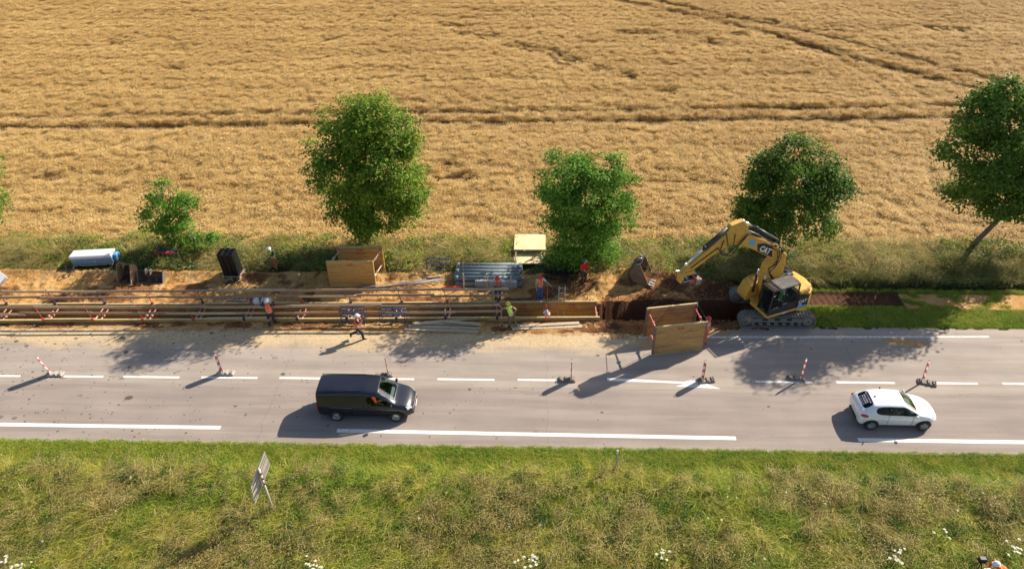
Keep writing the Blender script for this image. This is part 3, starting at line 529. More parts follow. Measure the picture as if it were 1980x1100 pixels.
for i, (q, nh, lb) in enumerate(FW):
    c = GS(q[0], q[1], 0.7); rs = np.random.RandomState(200+i); root = thing('flowering_weed', lb, 'flowering plant', (c.x, c.y, gz(c.x, c.y)-0.02), 0, 'white flowering weeds in the near verge')
    for k in range(nh): umbel(root, (rs.randn()*0.24, rs.randn()*0.2, 0.62+0.22*rs.rand()), 0.045+0.025*rs.rand(), rs)
    me = weed('foliage', 150, 0.40, 0.5, 0.11, MGN, 300+i); fo = bpy.data.objects.new('foliage', me); COL.objects.link(fo); fo.parent = root
fm = MB(); rs0 = random.Random(4)
for k in range(9):
    a = rs0.random()*6.28; q = 0.05*math.sqrt(rs0.random()); e = Vector((q*math.cos(a), q*math.sin(a), 0.5)); fm.add([e+Vector((math.cos(t)*.013, math.sin(t)*.013, .004*k)) for t in (0, 1.26, 2.5, 3.77, 5.0)], [(0, 1, 2, 3, 4)])
fmo = bpy.data.meshes.new('flower'); fmo.from_pydata([tuple(v) for v in fm.v], [], fm.f); fmo.materials.append(MFLW)
x, y, rs = grid_pts(-34, 34, -17, -7.2, 0.45, 91, 300); k = (fb(x, y, 0.3, 0.5, 95) > 0.52) & (rs.rand(len(x)) < np.where(x > 2, 0.22, 0.05)); x, y = x[k], y[k]
x2, y2, _r = grid_pts(-34, 40, 10, 14, 0.5, 93, 100); k = (_r.rand(len(x2)) < 0.045); x = np.append(x, x2[k]); y = np.append(y, y2[k]); n = len(x)
scatter('small_flowers', np.stack([x, y, gza(x, y)+0.05], 1), rs.rand(n)*6.28, np.stack([0.7+0.6*rs.rand(n)]*2+[0.8+0.5*rs.rand(n)], 1), np.zeros(n), [fmo], None, 'tiny white flowers dotted through the verge grass')

# ------------------------------------------------------------------ shared materials for the objects
MPLY = paint('yellow coated shield panel', (0.50, 0.31, 0.09), 0.65, 0, 0.95, (0.26, 0.14, 0.06), 1.6, 0.25, stretch=(0.35, 1, 4.0))
MPLYB = paint('sunlit cream yellow panel', (0.74, 0.63, 0.34), 0.6, 0, 0.5, (0.60, 0.44, 0.22), 1.2, 0.2, stretch=(1, 1, 2))  # the panel's own cream colour, mottled by noise
MPEDGE = paint('pale panel rim', (0.58, 0.46, 0.25), 0.6, 0, 0.5, (0.35, 0.22, 0.10), 5)
MREDP = paint('faded red paint', (0.50, 0.06, 0.05), 0.5, 0, 0.4, (0.25, 0.10, 0.07), 6)
MREDT = paint('worn red lettering', (0.42, 0.07, 0.04), 0.7, 0, 0.9, (0.45, 0.25, 0.08), 9)
MPINK = paint('red and bare strut steel', (0.50, 0.17, 0.13), 0.5, 0, 0.7, (0.70, 0.55, 0.45), 3)
MBLUE = paint('deep blue paint', (0.025, 0.055, 0.17), 0.5, 0, 0.4, (0.10, 0.09, 0.10), 6)
MNAVY = paint('dark navy post', (0.02, 0.03, 0.08), 0.55, 0, 0.4, (0.12, 0.09, 0.08), 6)
MSTEEL = paint('dull steel', (0.30, 0.28, 0.26), 0.45, 0.6, 0.5, (0.22, 0.14, 0.09), 5)
MRUST = paint('rusty worn steel', (0.20, 0.14, 0.10), 0.6, 0.3, 0.8, (0.34, 0.24, 0.16), 3.5, 0.3)
MCHROME = paint('bright cylinder rod', (0.75, 0.77, 0.80), 0.18, 1.0, 0.05)
MBLACK = paint('black rubber and plastic', (0.012, 0.012, 0.014), 0.5, 0, 0.5, (0.07, 0.06, 0.05), 4)
MDARK = paint('dark cavity', (0.006, 0.006, 0.007), 0.8, 0, 0.2, (0.02, 0.02, 0.02), 4)
MBOARD = paint('weathered scaffold board', (0.42, 0.29, 0.19), 0.85, 0, 0.6, (0.24, 0.15, 0.09), 2.2, 0.4, stretch=(0.5, 5, 5))
MBOARDG = paint('greyed timber board', (0.55, 0.43, 0.29), 0.85, 0, 0.6, (0.27, 0.21, 0.15), 2.0, 0.4, stretch=(0.5, 5, 5))
MPINE = paint('fresh pine lath', (0.66, 0.50, 0.30), 0.8, 0, 0.3, (0.40, 0.28, 0.16), 3, 0.2)
MWHT = paint('white plastic', (0.78, 0.78, 0.76), 0.4, 0, 0.2, (0.5, 0.45, 0.38), 5)
MALU = paint('aluminium', (0.55, 0.54, 0.52), 0.4, 0.7, 0.4, (0.35, 0.28, 0.2), 4)
MCONC = paint('pale blue grey concrete', (0.42, 0.42, 0.44), 0.85, 0, 0.5, (0.34, 0.28, 0.24), 2.5, 0.2)
MPIPE = paint('blue grey plastic pipe', (0.15, 0.195, 0.21), 0.6, 0, 0.3, (0.26, 0.27, 0.28), 1.5)
MYEL = paint('machine yellow paint', (0.72, 0.385, 0.045), 0.5, 0, 0.65, (0.48, 0.30, 0.12), 1.6)
MMACH = paint('dark grey machine paint', (0.030, 0.031, 0.034), 0.45, 0, 0.5, (0.10, 0.085, 0.065), 2.5)
MTRACK = paint('dusty track steel', (0.19, 0.175, 0.16), 0.7, 0.1, 0.8, (0.33, 0.28, 0.22), 3, 0.3)
MROPE = paint('dark sling rope', (0.06, 0.045, 0.035), 0.8)

# ------------------------------------------------------------------ trench shields
def shield_panel(b, x0, x1, y, z0, z1, th=0.09, inner=1):
    L = x1-x0
    b.box(((x0+x1)/2, y, (z0+z1)/2), (L-0.12, th*0.72, z1-z0-0.06))
def make_shield(root, L, W, z0, z1, panel=MPLY, rim=MPEDGE, strut=MPINK, txt='KIB', skewx=0.0, lift=(0, 0), sides=(0, 1), zs=None, cross=False):
    """two panels (near y=-W/2, far y=+W/2), rims, end posts and four spindle struts"""
    for k, sy in ((0, -1), (1, 1)):
        if k not in sides: continue
        y = sy*W/2; ox = skewx*sy/2; dz = lift[k]
        b = MB(); b.box((ox, y, (z0+z1)/2+dz), (L-0.10, 0.07, z1-z0-0.06)); pn = b.build('panel', panel, root)
        for zr in (z1-0.02, z0+0.02): r = MB(); r.box((ox, y, zr+dz), (L, 0.095, 0.04)); r.build('rim', rim, pn)
        for s in (-1, 1):
            q = MB(); q.box((ox+s*(L/2-0.05), y-sy*0.03, (z0+z1)/2+dz), (0.10, 0.15, z1-z0-0.09)); q.box((ox+s*(L/2-0.05), y-sy*0.12, z1+dz-0.30), (0.06, 0.06, 0.45)); q.build('slide_rail', panel if not cross else MRUST, pn)
        if txt:
            for ln, (t_, sz, zz) in enumerate(((txt, 0.27, 0.30), ('HOLDING', 0.13, 0.53))):
                if z1-z0 < 1 and ln: continue
                text('lettering', t_, sz, MREDT, pn, (ox, y-sy*(0.040 if sy > 0 else 0.0)-0.002 if sy > 0 else y-0.040, z1+dz-zz), (R(90), 0, 0), 0.003, bold=0.006)
                if sy < 0: break
    for s in (-1, 1):
        for zz in (zs or (z1-0.32, z1-1.35)):
            if zz < z0: continue
            ya, yb = -W/2+0.05, W/2-0.05; xa, xb = s*(L/2-0.14)-skewx/2, s*(L/2-0.14)+skewx/2
            t = MB(); t.tube([(xa, ya, zz+lift[0]), (xa+(xb-xa)*.45, ya+(yb-ya)*.45, zz+lift[0]*.55+lift[1]*.45)], 0.05, 10); t.tube([(xa+(xb-xa)*.42, ya+(yb-ya)*.42, zz+lift[0]*.58+lift[1]*.42), (xb, yb, zz+lift[1])], 0.036, 10)
            t.tube([(xa+(xb-xa)*.40, ya+(yb-ya)*.40, zz+lift[0]*.6+lift[1]*.4), (xa+(xb-xa)*.47, ya+(yb-ya)*.47, zz+lift[0]*.53+lift[1]*.47)], 0.085, 8)
            for e in (0.0, 0.93): t.box((xa+(xb-xa)*(e+.035), ya+(yb-ya)*(e+.035), zz+lift[0]*(1-e)+lift[1]*e), (0.13, 0.10, 0.16))
            t.build('strut', strut, root)
SG = 'trench shields standing in the trench'
bx = [-104, -8, 85, 183, 277, 376, 472, 575, 670, 765, 861, 963, 1057, 1160]
ords = ['cut by the left picture edge', 'leftmost full one below the blue container', 'in front of the deep open bucket', 'in front of the wide bucket', 'left of the pallet of black channels', 'in front of the pallet of black channels', 'just right of the worker with raised arms', 'directly behind the left blue barrier', 'directly behind the right blue barrier', 'left of the worker leaning on the far rail', 'below the worker leaning on the far rail', 'right of the yellow helmeted worker, without guard boards', 'last on the right, ladder leaning in it']
proto = None
for i in range(13):
    xa = G(bx[i], 616, .3).x; xb = G(bx[i+1], 616, .3).x; cx = (xa+xb)/2; yc = TY0+0.0235*(cx+24.5)+0.83
    lb = 'yellow trench shield in the ground, '+ords[i]
    if proto is None:
        proto = thing('trench_shield', lb, 'trench shield', (cx, yc, 0), 0, SG); make_shield(proto, 1.0*2.94, 1.56, -1.95, 0.30, zs=(0.02, -1.1))
        r = proto
    else:
        r = copy_tree(proto); r['label'] = lb
    r.location = (cx, yc, random.Random(i).uniform(-0.04, 0.05)); r.rotation_euler = (0, 0, 0.0235); r.scale = ((xb-xa)/2.96, 1, 1)
# the shield standing on the soil behind the trench
a_ = G(632, 507, 1.9); c_ = G(722, 508, 1.9); d_ = G(642, 479, 1.9)
r = thing('trench_shield', 'ochre trench shield standing upright on the soil in front of the tallest tree', 'trench shield', ((a_.x+c_.x)/2+0.12, (a_.y+d_.y)/2, gz(-8.8, 9)), 0.02, 'trench shields standing above ground')
make_shield(r, (c_-a_).length, max(1.2, abs(d_.y-a_.y)), 0.0, 1.95, panel=paint('ochre shield panel', (0.56, 0.33, 0.09), 0.6, 0, 0.85, (0.30, 0.17, 0.07), 1.3, 0.25, stretch=(0.4, 1, 5)), strut=paint('pale strut', (0.66, 0.48, 0.36), 0.5, 0, 0.5), skewx=0.35)
# the shield in the sling next to the digger
P = [G(1266, 632, 2.05), G(1368, 621, 2.05), G(1250, 596, 2.05), G(1351, 585, 2.05)]
ang = math.atan2(P[1].y-P[0].y, P[1].x-P[0].x); mid = sum(P, Vector())/4; LL = (P[1]-P[0]).length; WW = ((P[2]-P[0]).length+(P[3]-P[1]).length)/2; skx = (P[2]-P[0]).dot(Vector((math.cos(ang), math.sin(ang), 0)))
WW = math.sqrt(max(0.5, WW*WW-skx*skx)); SH = thing('trench_shield', 'tilted brown trench shield hanging in slings from the digger over the road edge', 'trench shield', (mid.x, mid.y, 0.02), ang, 'trench shields standing above ground')
make_shield(SH, LL, WW, 0.0, 2.03, panel=paint('scuffed brown shield panel', (0.46, 0.27, 0.09), 0.6, 0, 0.95, (0.27, 0.14, 0.08), 1.1, 0.3, stretch=(0.5, 1, 3)), strut=paint('red strut', (0.60, 0.13, 0.10), 0.45, 0, 0.4, (0.7, 0.5, 0.45), 4), skewx=skx, cross=True)
# the pale yellow shield parked by the bush: an upper and a lower panel with rusty spindles
c_ = G(1024, 516, .08); v0 = G(993, 516, .08); v1 = G(1055, 516, .08); wdt = v1.x-v0.x; zt_ = max(.35, VY(1024, 484, c_.y+1.15).z-.25)
t0 = thing('trench_shield', 'bright cream yellow shield lying on its side by the bushy tree, leaf shadows on it', 'trench shield', (c_.x, c_.y, 0.25), 0.0, 'trench shields standing above ground')
for zz, y0_, dd in ((.05, 0, 1.5), (zt_, 1.15, 2.05)):
    b = MB(); b.box((0, y0_+dd/2, zz), (wdt, dd, .06)); pn = b.build('panel', MPLYB, t0)
    for yy in (y0_, y0_+dd): b = MB(); b.box((0, yy, zz), (wdt+.02, .05, .09)); b.build('rim', MRUST, pn)
for s_x in (-1, 1):
    b = MB(); b.tube([(s_x*(wdt/2-.12), .05, .14), (s_x*(wdt/2-.12), 1.2, zt_-.06)], .05, 8); b.box((s_x*(wdt/2-.12), .12, .16), (.16, .2, .12)); b.build('strut', MRUST, t0)
    b = MB(); b.box((s_x*(wdt/2-.14), 1.9, zt_/2), (.14, .14, zt_-.08)); b.build('slide_rail', MRUST, t0)
b = MB(); b.tube([(wdt/2-.20, .95, .30), (-.30, .10, .14)], .03, 8); b.tube([(wdt*.14, .60, .22), (wdt*.08, .50, .20)], .07, 8); b.build('brace', MRUST, t0)

# ------------------------------------------------------------------ guard boards along the trench
def rail_run(name, label, posts, boards, yoff, z_base, leanx):
    root = thing(name, label, 'guard rail', (0, 0, 0), 0, 'guard board rails along the trench')
    cols = [MNAVY, MNAVY, MNAVY, MREDP, MNAVY, MREDP, MREDP, MNAVY, MNAVY, MREDP, MNAVY]
    for i, (px, red) in enumerate(posts):
        x = G(px, yoff[0], z_base).x; y = TY0+0.0235*(x+24.5)+yoff[1]; b = MB()
        b.tube([(x, y, z_base-0.2), (x+leanx*0.5, y, z_base+0.55), (x+leanx, y, z_base+1.08)], 0.026, 8); b.box((x, y, z_base+0.02), (0.10, 0.13, 0.16)); b.box((x+.02, y-.05, z_base+0.05), (0.16, 0.05, 0.05))
        for h in (0.5, 1.0): b.box((x+leanx*h, y-0.03, z_base+h-0.02), (0.05, 0.10, 0.06))
        b.build('post', MREDP if red else MNAVY, root)
    rnd = random.Random(len(posts))
    for j, (pa, pb, h) in enumerate(boards):
        xa, xb = G(pa, yoff[0]-30, z_base+h).x, G(pb, yoff[0]-30, z_base+h).x; ya = TY0+0.0235*(xa+24.5)+yoff[1]-0.05-0.035*(j % 2); yb = ya+0.0235*(xb-xa); dz0, dz1 = rnd.uniform(-.05, .05), rnd.uniform(-.05, .05)
        b = MB(); n = 6; rings = []
        for q in range(n+1):
            u = q/n; x = xa+(xb-xa)*u; y = ya+(yb-ya)*u; z = z_base+h+dz0*(1-u)+dz1*u-0.012*math.sin(math.pi*u)
            rings.append([Vector((x, y-.015, z-.08)), Vector((x, y+.015, z-.08)), Vector((x, y+.015, z+.08)), Vector((x, y-.015, z+.08))])
        b.loft(rings); b.build('board', [MBOARD, MBOARDG, MBOARD][j % 3], root)
    return root
def rows(px, h): return [(a_, b_, h) for a_, b_ in zip(px[:-1], px[1:])]
ov = lambda L: [(a_-4, b_+4, h) for a_, b_, h in L]
rail_run('guard_rail', 'double board guard rail on far side of the trench, ending at the leaning worker', [(-75, 0), (17, 0), (110, 0), (206, 0), (297, 1), (394, 0), (487, 1), (584, 1), (679, 0), (777, 0), (865, 1), (963, 0)],
         ov(rows([-90, 18, 190, 310, 420, 560, 688, 860, 980], 0.98)+rows([-90, 95, 240, 322, 450, 590, 700, 840, 982], 0.52)), (583, 1.63), 0.30, -0.22)
rail_run('guard_rail', 'double board guard rail on near side of the trench with red and navy posts', [(-12, 1), (86, 1), (181, 1), (277, 1), (374, 1), (472, 0), (574, 0), (670, 0), (766, 0), (861, 0), (961, 0)],
         ov(rows([-90, 78, 275, 400, 560, 735, 860, 963], 0.98)+rows([-90, 62, 190, 330, 470, 600, 755, 880, 968], 0.52)), (616, 0.0), 0.30, -0.20)

# ------------------------------------------------------------------ planks, pipes, ladders and other materials
def plank(name, pa, pb, za, zb_, wd, label, mat, group=None, th=0.05, cat='plank'):
    A, B = G(*pa), G(*pb); A.z += za; B.z += zb_; d = B-A; n = Vector((-d.y, d.x, 0)).normalized()*wd/2; up = Vector((0, 0, th)); c = (A+B)/2
    b = MB(); nn = 5; rings = []
    for q in range(nn+1):
        p_ = A.lerp(B, q/nn)-c+Vector((0, 0, 0.004*math.sin(q*2.1))); rings.append([p_-n, p_+n, p_+n+up, p_-n+up])
    b.loft(rings); o = b.build(name, mat); o.location = c; return tag(o, label, cat, group)
GP = 'boards lying beside the trench'
PL = [((400, 618), (520, 616), .05, .05, .22, 'single long board lying against the near shields left of the worker with raised arms'), ((783, 637), (925, 642), .02, .02, .24, 'lowest and longest board of the pile left of the yellow helmeted worker'), ((790, 633), (928, 637), .08, .08, .22, 'second board from the bottom of the pile left of the yellow helmeted worker'),
      ((798, 628), (926, 631), .13, .13, .22, 'middle board of the pile left of the yellow helmeted worker'), ((800, 632), (926, 619), .19, .17, .24, 'slanting topmost board of the pile left of the yellow helmeted worker'), ((860, 628), (930, 633), .25, .23, .20, 'short board lying across the top of the pile left of the yellow helmeted worker'),
      ((990, 636), (1125, 632), .02, .02, .26, 'wide pale board lying on the mud right of the yellow helmeted worker'), ((995, 633), (1120, 627), .08, .08, .24, 'board on top of the wide pale one, right of the yellow helmeted worker')]
for pa, pb, za, zb_, wd, lb in PL: plank('plank', pa, pb, za, zb_, wd, lb, MBOARDG, GP)
for k, (pa, pb) in enumerate((((810, 534), (850, 538)), ((812, 538), (846, 541)), ((818, 529), (852, 537)), ((828, 542), (856, 539)))):
    plank('timber_lath', pa, pb, .10+.04*k, .08+.04*k, .07, ['pale lath lowest in the small bundle left of the pipes', 'second pale lath in the small bundle left of the pipes', 'slanting pale lath across the small bundle left of the pipes', 'short pale lath at the right end of the small bundle'][k], MPINE, 'laths left of the pipes', .05, 'lath')
MROD = paint('grey steel rods', (0.20, 0.20, 0.22), 0.45, 0.4, 0.4, (0.3, 0.25, 0.2), 4)
rnd = random.Random(8)
RODP = [(670, 573, 855, 537), (690, 567, 860, 541), (700, 564, 856, 544), (712, 566, 850, 548), (738, 562, 862, 546), (676, 570, 745, 557), (690, 564, 790, 549), (700, 569, 842, 551)]
for k, (xa, ya, xb, yb) in enumerate(RODP):
    A = G(xa, ya); B = G(xb, yb); c = (A+B)/2; b = MB(); z = 0.05+gz(c.x, c.y)+0.035*k
    b.tube([A-c, Vector((0, 0, 0.02)), B-c], 0.03, 6); o = b.build('steel_rod', MROD, None, True); o.location = (c.x, c.y, z); tag(o, ['long grey rod reaching farthest toward the far rail', 'grey rod second from the front of the slanting bundle', 'grey rod third from the front of the slanting bundle', 'grey rod in the middle of the slanting bundle', 'grey rod at the right of the slanting bundle', 'shortest grey rod beside the far guard rail', 'short grey rod ending halfway along the bundle', 'topmost grey rod of the slanting bundle'][k], 'steel rod', 'rods lying slanted behind the far guard rail')
# pipes
Pa, Pb = G(874, 552), G(1005, 556); base_z = gz(1, 8.7)
layers = [(0.06, 552, 876, 1010), (0.06, 546, 874, 1008), (0.06, 540, 878, 1012), (0.06, 534, 875, 1009), (0.06, 528, 878, 1004), (0.36, 541, 872, 1004), (0.36, 533, 876, 1006), (0.36, 526, 872, 1012), (0.66, 538, 875, 1008), (0.66, 530, 873, 1003), (0.66, 546, 880, 1005)]
wl_ = ['lowest nearest', 'second in the bottom row', 'third in the bottom row', 'fourth in the bottom row', 'rearmost in the bottom row', 'nearest in the middle row', 'central in the middle row', 'rear in the middle row', 'front in the top row', 'rear in the top row', 'topmost nearest']
k = 0
Yb = [v_+.72 for v_ in (8.05, 8.42, 8.79, 9.16, 9.53, 9.90, 8.24, 8.61, 8.98, 9.35, 9.72, 8.42, 8.8, 9.17, 9.54)]
Zb = [.17]*6+[.47]*5+[.62]*4; Yb = Yb[:11]; Zb = Zb[:11]
x0p, x1p = G(874, 540, .4).x, G(1010, 540, .4).x; rnd = random.Random(2)
rowname = ['bottom row', 'middle row', 'top row']; posn = ['nearest', 'second', 'third', 'fourth', 'fifth', 'rearmost']
for i, (yy, zz) in enumerate(zip(Yb, Zb)):
    row = 0 if i < 6 else (1 if i < 11 else 2); q = i-(0, 6, 11)[row]; L = x1p-x0p-0.25; o_ = rnd.uniform(-.12, .15); b = MB()
    for r0, h0 in ((1, 0),): b.lathe([(0.155, -L/2), (0.165, -L/2), (0.165, L/2), (0.155, L/2), (0.155, -L/2)], (0, 0, 0), (1, 0, 0), 18)
    b.lathe([(0.167, L/2-0.22), (0.182, L/2-0.2), (0.182, L/2+0.02), (0.16, L/2+0.02)], (0, 0, 0), (1, 0, 0), 18) if i % 2 else b.lathe([(0.167, -L/2+0.22), (0.182, -L/2+0.2), (0.182, -L/2-0.02), (0.16, -L/2-0.02)], (0, 0, 0), (1, 0, 0), 18)
    o = b.build('pipe', MPIPE, None, True); o.location = ((x0p+x1p)/2+o_, yy, zz+0.02); o.rotation_euler = (0, 0, 0.012)
    tag(o, 'blue grey pipe, %s one from the road in the %s of the stack' % (posn[q], rowname[row]), 'pipe', 'blue grey pipes stacked behind the leaning worker')
for k, px in enumerate((897, 942, 988)):
    x = G(px, 548, .3).x; b = MB(); b.box((0, 0, 0.55), (0.07, 0.06, 1.15)); o = b.build('stake', MPINE); o.location = (x, 8.52, 0); tag(o, ['left', 'middle', 'right'][k]+' of three upright wooden stakes holding the pipe stack', 'stake', 'stakes in front of the pipes')
# concrete slab leaning low in front of the pipes
A = G(919, 556); B = G(1000, 557); b = MB(); L = (B-A).length; b.box((0, 0, 0.25), (L, 0.28, 0.50), bev=0.02); b.box((0, 0.145, 0.25), (L*.5, 0.02, 0.06)); o = b.build('concrete_block', MCONC); o.location = ((A.x+B.x)/2, (A.y+B.y)/2+.1, 0.02); o.rotation_euler = (0, 0, -0.03); tag(o, 'long pale grey concrete block in front of the pipe stack, behind the leaning worker', 'concrete block')
def ladder(label, A, B, wd, n, side):
    A, B = Vector(A), Vector(B); c = A.copy(); root = thing('ladder', label, 'ladder', tuple(c), 0, 'aluminium ladders'); d = B-A; s = Vector(side).normalized()*wd/2
    for k in (-1, 1):
        b = MB(); b.tube([s*k, d+s*k], 0.028, 6); b.build('side_rail', MALU, root)
    for i in range(n):
        u = (i+0.6)/n; b = MB(); b.tube([d*u-s, d*u+s], 0.017, 6); b.build('rung', MALU, root)
T0 = G(1087, 559, 0.75); ladder('aluminium ladder standing in the last trench shield, poking above its far panel', (T0.x-.1, T0.y-1.25, -1.6), (T0.x, T0.y+.05, 0.95), 0.38, 9, (1, 0, 0))
A = G(437, 580); B = G(500, 583); ladder('aluminium ladder lying flat on the soil behind the far shield panels', (A.x, A.y+.1, .06), (B.x, B.y+.1, .06), 0.36, 8, (0, 1, 0))
# white sack on the far rail and white sack in the trench
def sack(label, c, r, seed):
    b = MB(); b.ell((0, 0, 0), r, 16); rnd = Vector((seed, 0, 0)); b.v = [v*(1+0.35*mn.noise(v*3.5/max(r)+rnd)) for v in b.v]; return b
c = G(505, 583, .35); root = thing('cement_sacks', 'two bulging white sacks tied with a black strap beside the worker with raised arms', 'sack', (c.x, c.y, c.z)); b = sack('', 0, (0.30, 0.24, 0.24), 3); b.v = [v+Vector((-0.22, 0, 0)) for v in b.v]; b.build('sack_body', MWHT, root, True)
b = sack('', 0, (0.34, 0.25, 0.26), 5); b.v = [v+Vector((0.27, 0.03, .02)) for v in b.v]; b.build('sack_body', MWHT, root, True); b = MB(); b.tube([(0.0, -.22, -.1), (.02, -.2, .16), (-.04, 0, .27), (0, .2, .1)], .03, 6); b.build('strap', MBLACK, root)
c = G(1056, 608, .1); b = sack('', 0, (0.20, 0.16, 0.26), 9); o = b.build('sack', MWHT, None, True); o.location = (c.x, c.y+.1, c.z); tag(o, 'small white sack hanging in the trench beside the red post', 'sack')
o = None
c = G(1056, 616, .3); root = thing('guard_post', 'lone red guard post without boards between the last two shields', 'guard post', (c.x, c.y, .3)); b = MB(); b.tube([(0, 0, -.2), (0, .03, 1.0)], .03, 8); b.build('post', MREDP, root); b = MB(); b.box((0, 0, 0), (.12, .14, .14)); b.build('clamp', MREDP, root)
c = G(1058, 581, .3); root = thing('guard_post', 'lone dark red guard post held by the worker in jeans', 'guard post', (c.x, c.y, .3)); b = MB(); b.tube([(0, 0, -.2), (0, .0, 1.0)], .03, 8); b.build('post', MREDP, root); b = MB(); b.box((0, 0, 0), (.12, .14, .14)); b.build('clamp', MRUST, root)
# spare posts on the ground
def posts_bundle(name, label, pa, pb, cols, zz=0.06, grp='spare props lying on the ground'):
    A, B = G(*pa), G(*pb); c = (A+B)/2; root = thing(name, label, 'prop', (c.x, c.y, gz(c.x, c.y)), 0, grp); d = (B-A)/2
    for i, mt in enumerate(cols):
        o_ = Vector((0.05*i, 0.11*i-.05, zz+.03*(i % 2))); b = MB(); b.tube([-d+o_, d+o_], .032, 8); b.box(-d*.9+o_, (.1, .12, .12)); b.box(d*.2+o_, (.14, .1, .1)); b.tube([d*.25+o_, d*.3+o_], .06, 8); b.build('steel_prop', mt, root)
posts_bundle('prop_bundle', 'navy and red steel props lying in the grass by the young tree', (303, 504), (343, 506), [MREDP, MREDP, MBLUE, MNAVY, MBLUE], .55)
posts_bundle('prop_bundle', 'red and blue props on the ground behind the yellow helmeted worker', (994, 620), (1035, 619), [MREDP, MBLUE, MNAVY])
posts_bundle('prop_bundle', 'red props lying behind the far guard rail left of the leaning worker', (858, 559), (893, 559), [MREDP, MREDP])

# ------------------------------------------------------------------ vehicles
def ev_mesh(o):
    dg = bpy.context.evaluated_depsgraph_get(); dg.update(); return bpy.data.meshes.new_from_object(o.evaluated_get(dg))
def car_shell(root, st, mats, names, opts):
    """st: stations (x, wS, zS, wM, zM, wB, zB, wC, zC, wR, zR); faces sorted into parts by material index"""
    V = []; F = []; MI = []; K = 9
    for (x, wS, zS, wM, zM, wB, zB, wC, zC, wR, zR) in st:
        half = [(0, zS), (wS, zS), (wM, zM), (wM*0.995, zB-0.10), (wB, zB), (wC, zC), (wR, zR-0.035), (wR*0.55, zR-0.005), (0, zR)]
        V += [(x, -a, z) for a, z in half]+[(x, a, z) for a, z in half[1:-1]][::-1]
    n = 2*K-2
    def strip_of(j): return j if j < K-1 else n-1-j
    for i in range(len(st)-1):
        for j in range(n):
            F.append((i*n+j, i*n+(j+1) % n, (i+1)*n+(j+1) % n, (i+1)*n+j)); MI.append(opts(i, strip_of(j)))
    for base, inv in ((0, False), ((len(st)-1)*n, True)):
        for j in range(K-1):
            a_, b_, c_, d_ = base+j, base+j+1, base+(n-j-1) % n if j+1 < K-1 else base+j+1, base+(n-j) % n
            q = [a_, b_, c_, d_]; q2 = []
            for v in q:
                if v not in q2: q2.append(v)
            if len(q2) >= 3: F.append(tuple(q2[::-1] if not inv else q2)); MI.append(0)
    me = bpy.data.meshes.new('shell'); me.from_pydata(V, [], F); me.update()
    for mt in mats: me.materials.append(mt)
    me.polygons.foreach_set('material_index', MI)
    at = me.attributes.new('crease_edge', 'FLOAT', 'EDGE'); cr = []
    fm = {}
    for fi, f in enumerate(F):
        for a_, b_ in zip(f, f[1:]+f[:1]): fm.setdefault((min(a_, b_), max(a_, b_)), []).append(fi)
    for e in me.edges:
        k = (min(e.vertices), max(e.vertices)); fs = fm.get(k, []); c = 0.0
        if len(fs) == 2 and MI[fs[0]] != MI[fs[1]]: c = 0.55
        j0, j1 = e.vertices[0] % n, e.vertices[1] % n
        if strip_of(j0) in (1,) and j0 == j1: c = 0.5
        if {e.vertices[0]//n, e.vertices[1]//n} in ({0}, {len(st)-1}): c = 0.35
        cr.append(c)
    at.data.foreach_set('value', cr)
    tmp = bpy.data.objects.new('tmp', me); COL.objects.link(tmp); md = tmp.modifiers.new('s', 'SUBSURF'); md.levels = 3; md.render_levels = 3
    em = ev_mesh(tmp); bpy.data.objects.remove(tmp); co = [v.co.copy() for v in em.vertices]; out = []
    for k, nm in enumerate(names):
        fs = [p for p in em.polygons if p.material_index == k]
        if not fs: continue
        mp = {}; vv = []; ff = []
        for p_ in fs:
            q = []
            for v in p_.vertices:
                if v not in mp: mp[v] = len(vv); vv.append(co[v])
                q.append(mp[v])
            ff.append(tuple(q))
        # separate islands of glass into their own parts
        if k == 0: out.append(meshobj(nm, vv, ff, mats[k], root, None, True)); continue
        par = list(range(len(vv)))
        def fd(a_):
            while par[a_] != a_: par[a_] = par[par[a_]]; a_ = par[a_]
            return a_
        for f in ff:
            for v in f[1:]: par[fd(v)] = fd(f[0])
        isl = {}
        for f in ff: isl.setdefault(fd(f[0]), []).append(f)
        for fsx in isl.values():
            mp = {}; v2 = []; f2 = []
            for f in fsx:
                q = []
                for v in f:
                    if v not in mp: mp[v] = len(v2); v2.append(vv[v])
                    q.append(mp[v])
                f2.append(tuple(q))
            out.append(meshobj(nm, v2, f2, mats[k], root, None, True))
    return out
MTYRE = paint('tyre rubber', (0.018, 0.018, 0.019), 0.85, 0, 0.4, (0.08, 0.07, 0.06), 6)
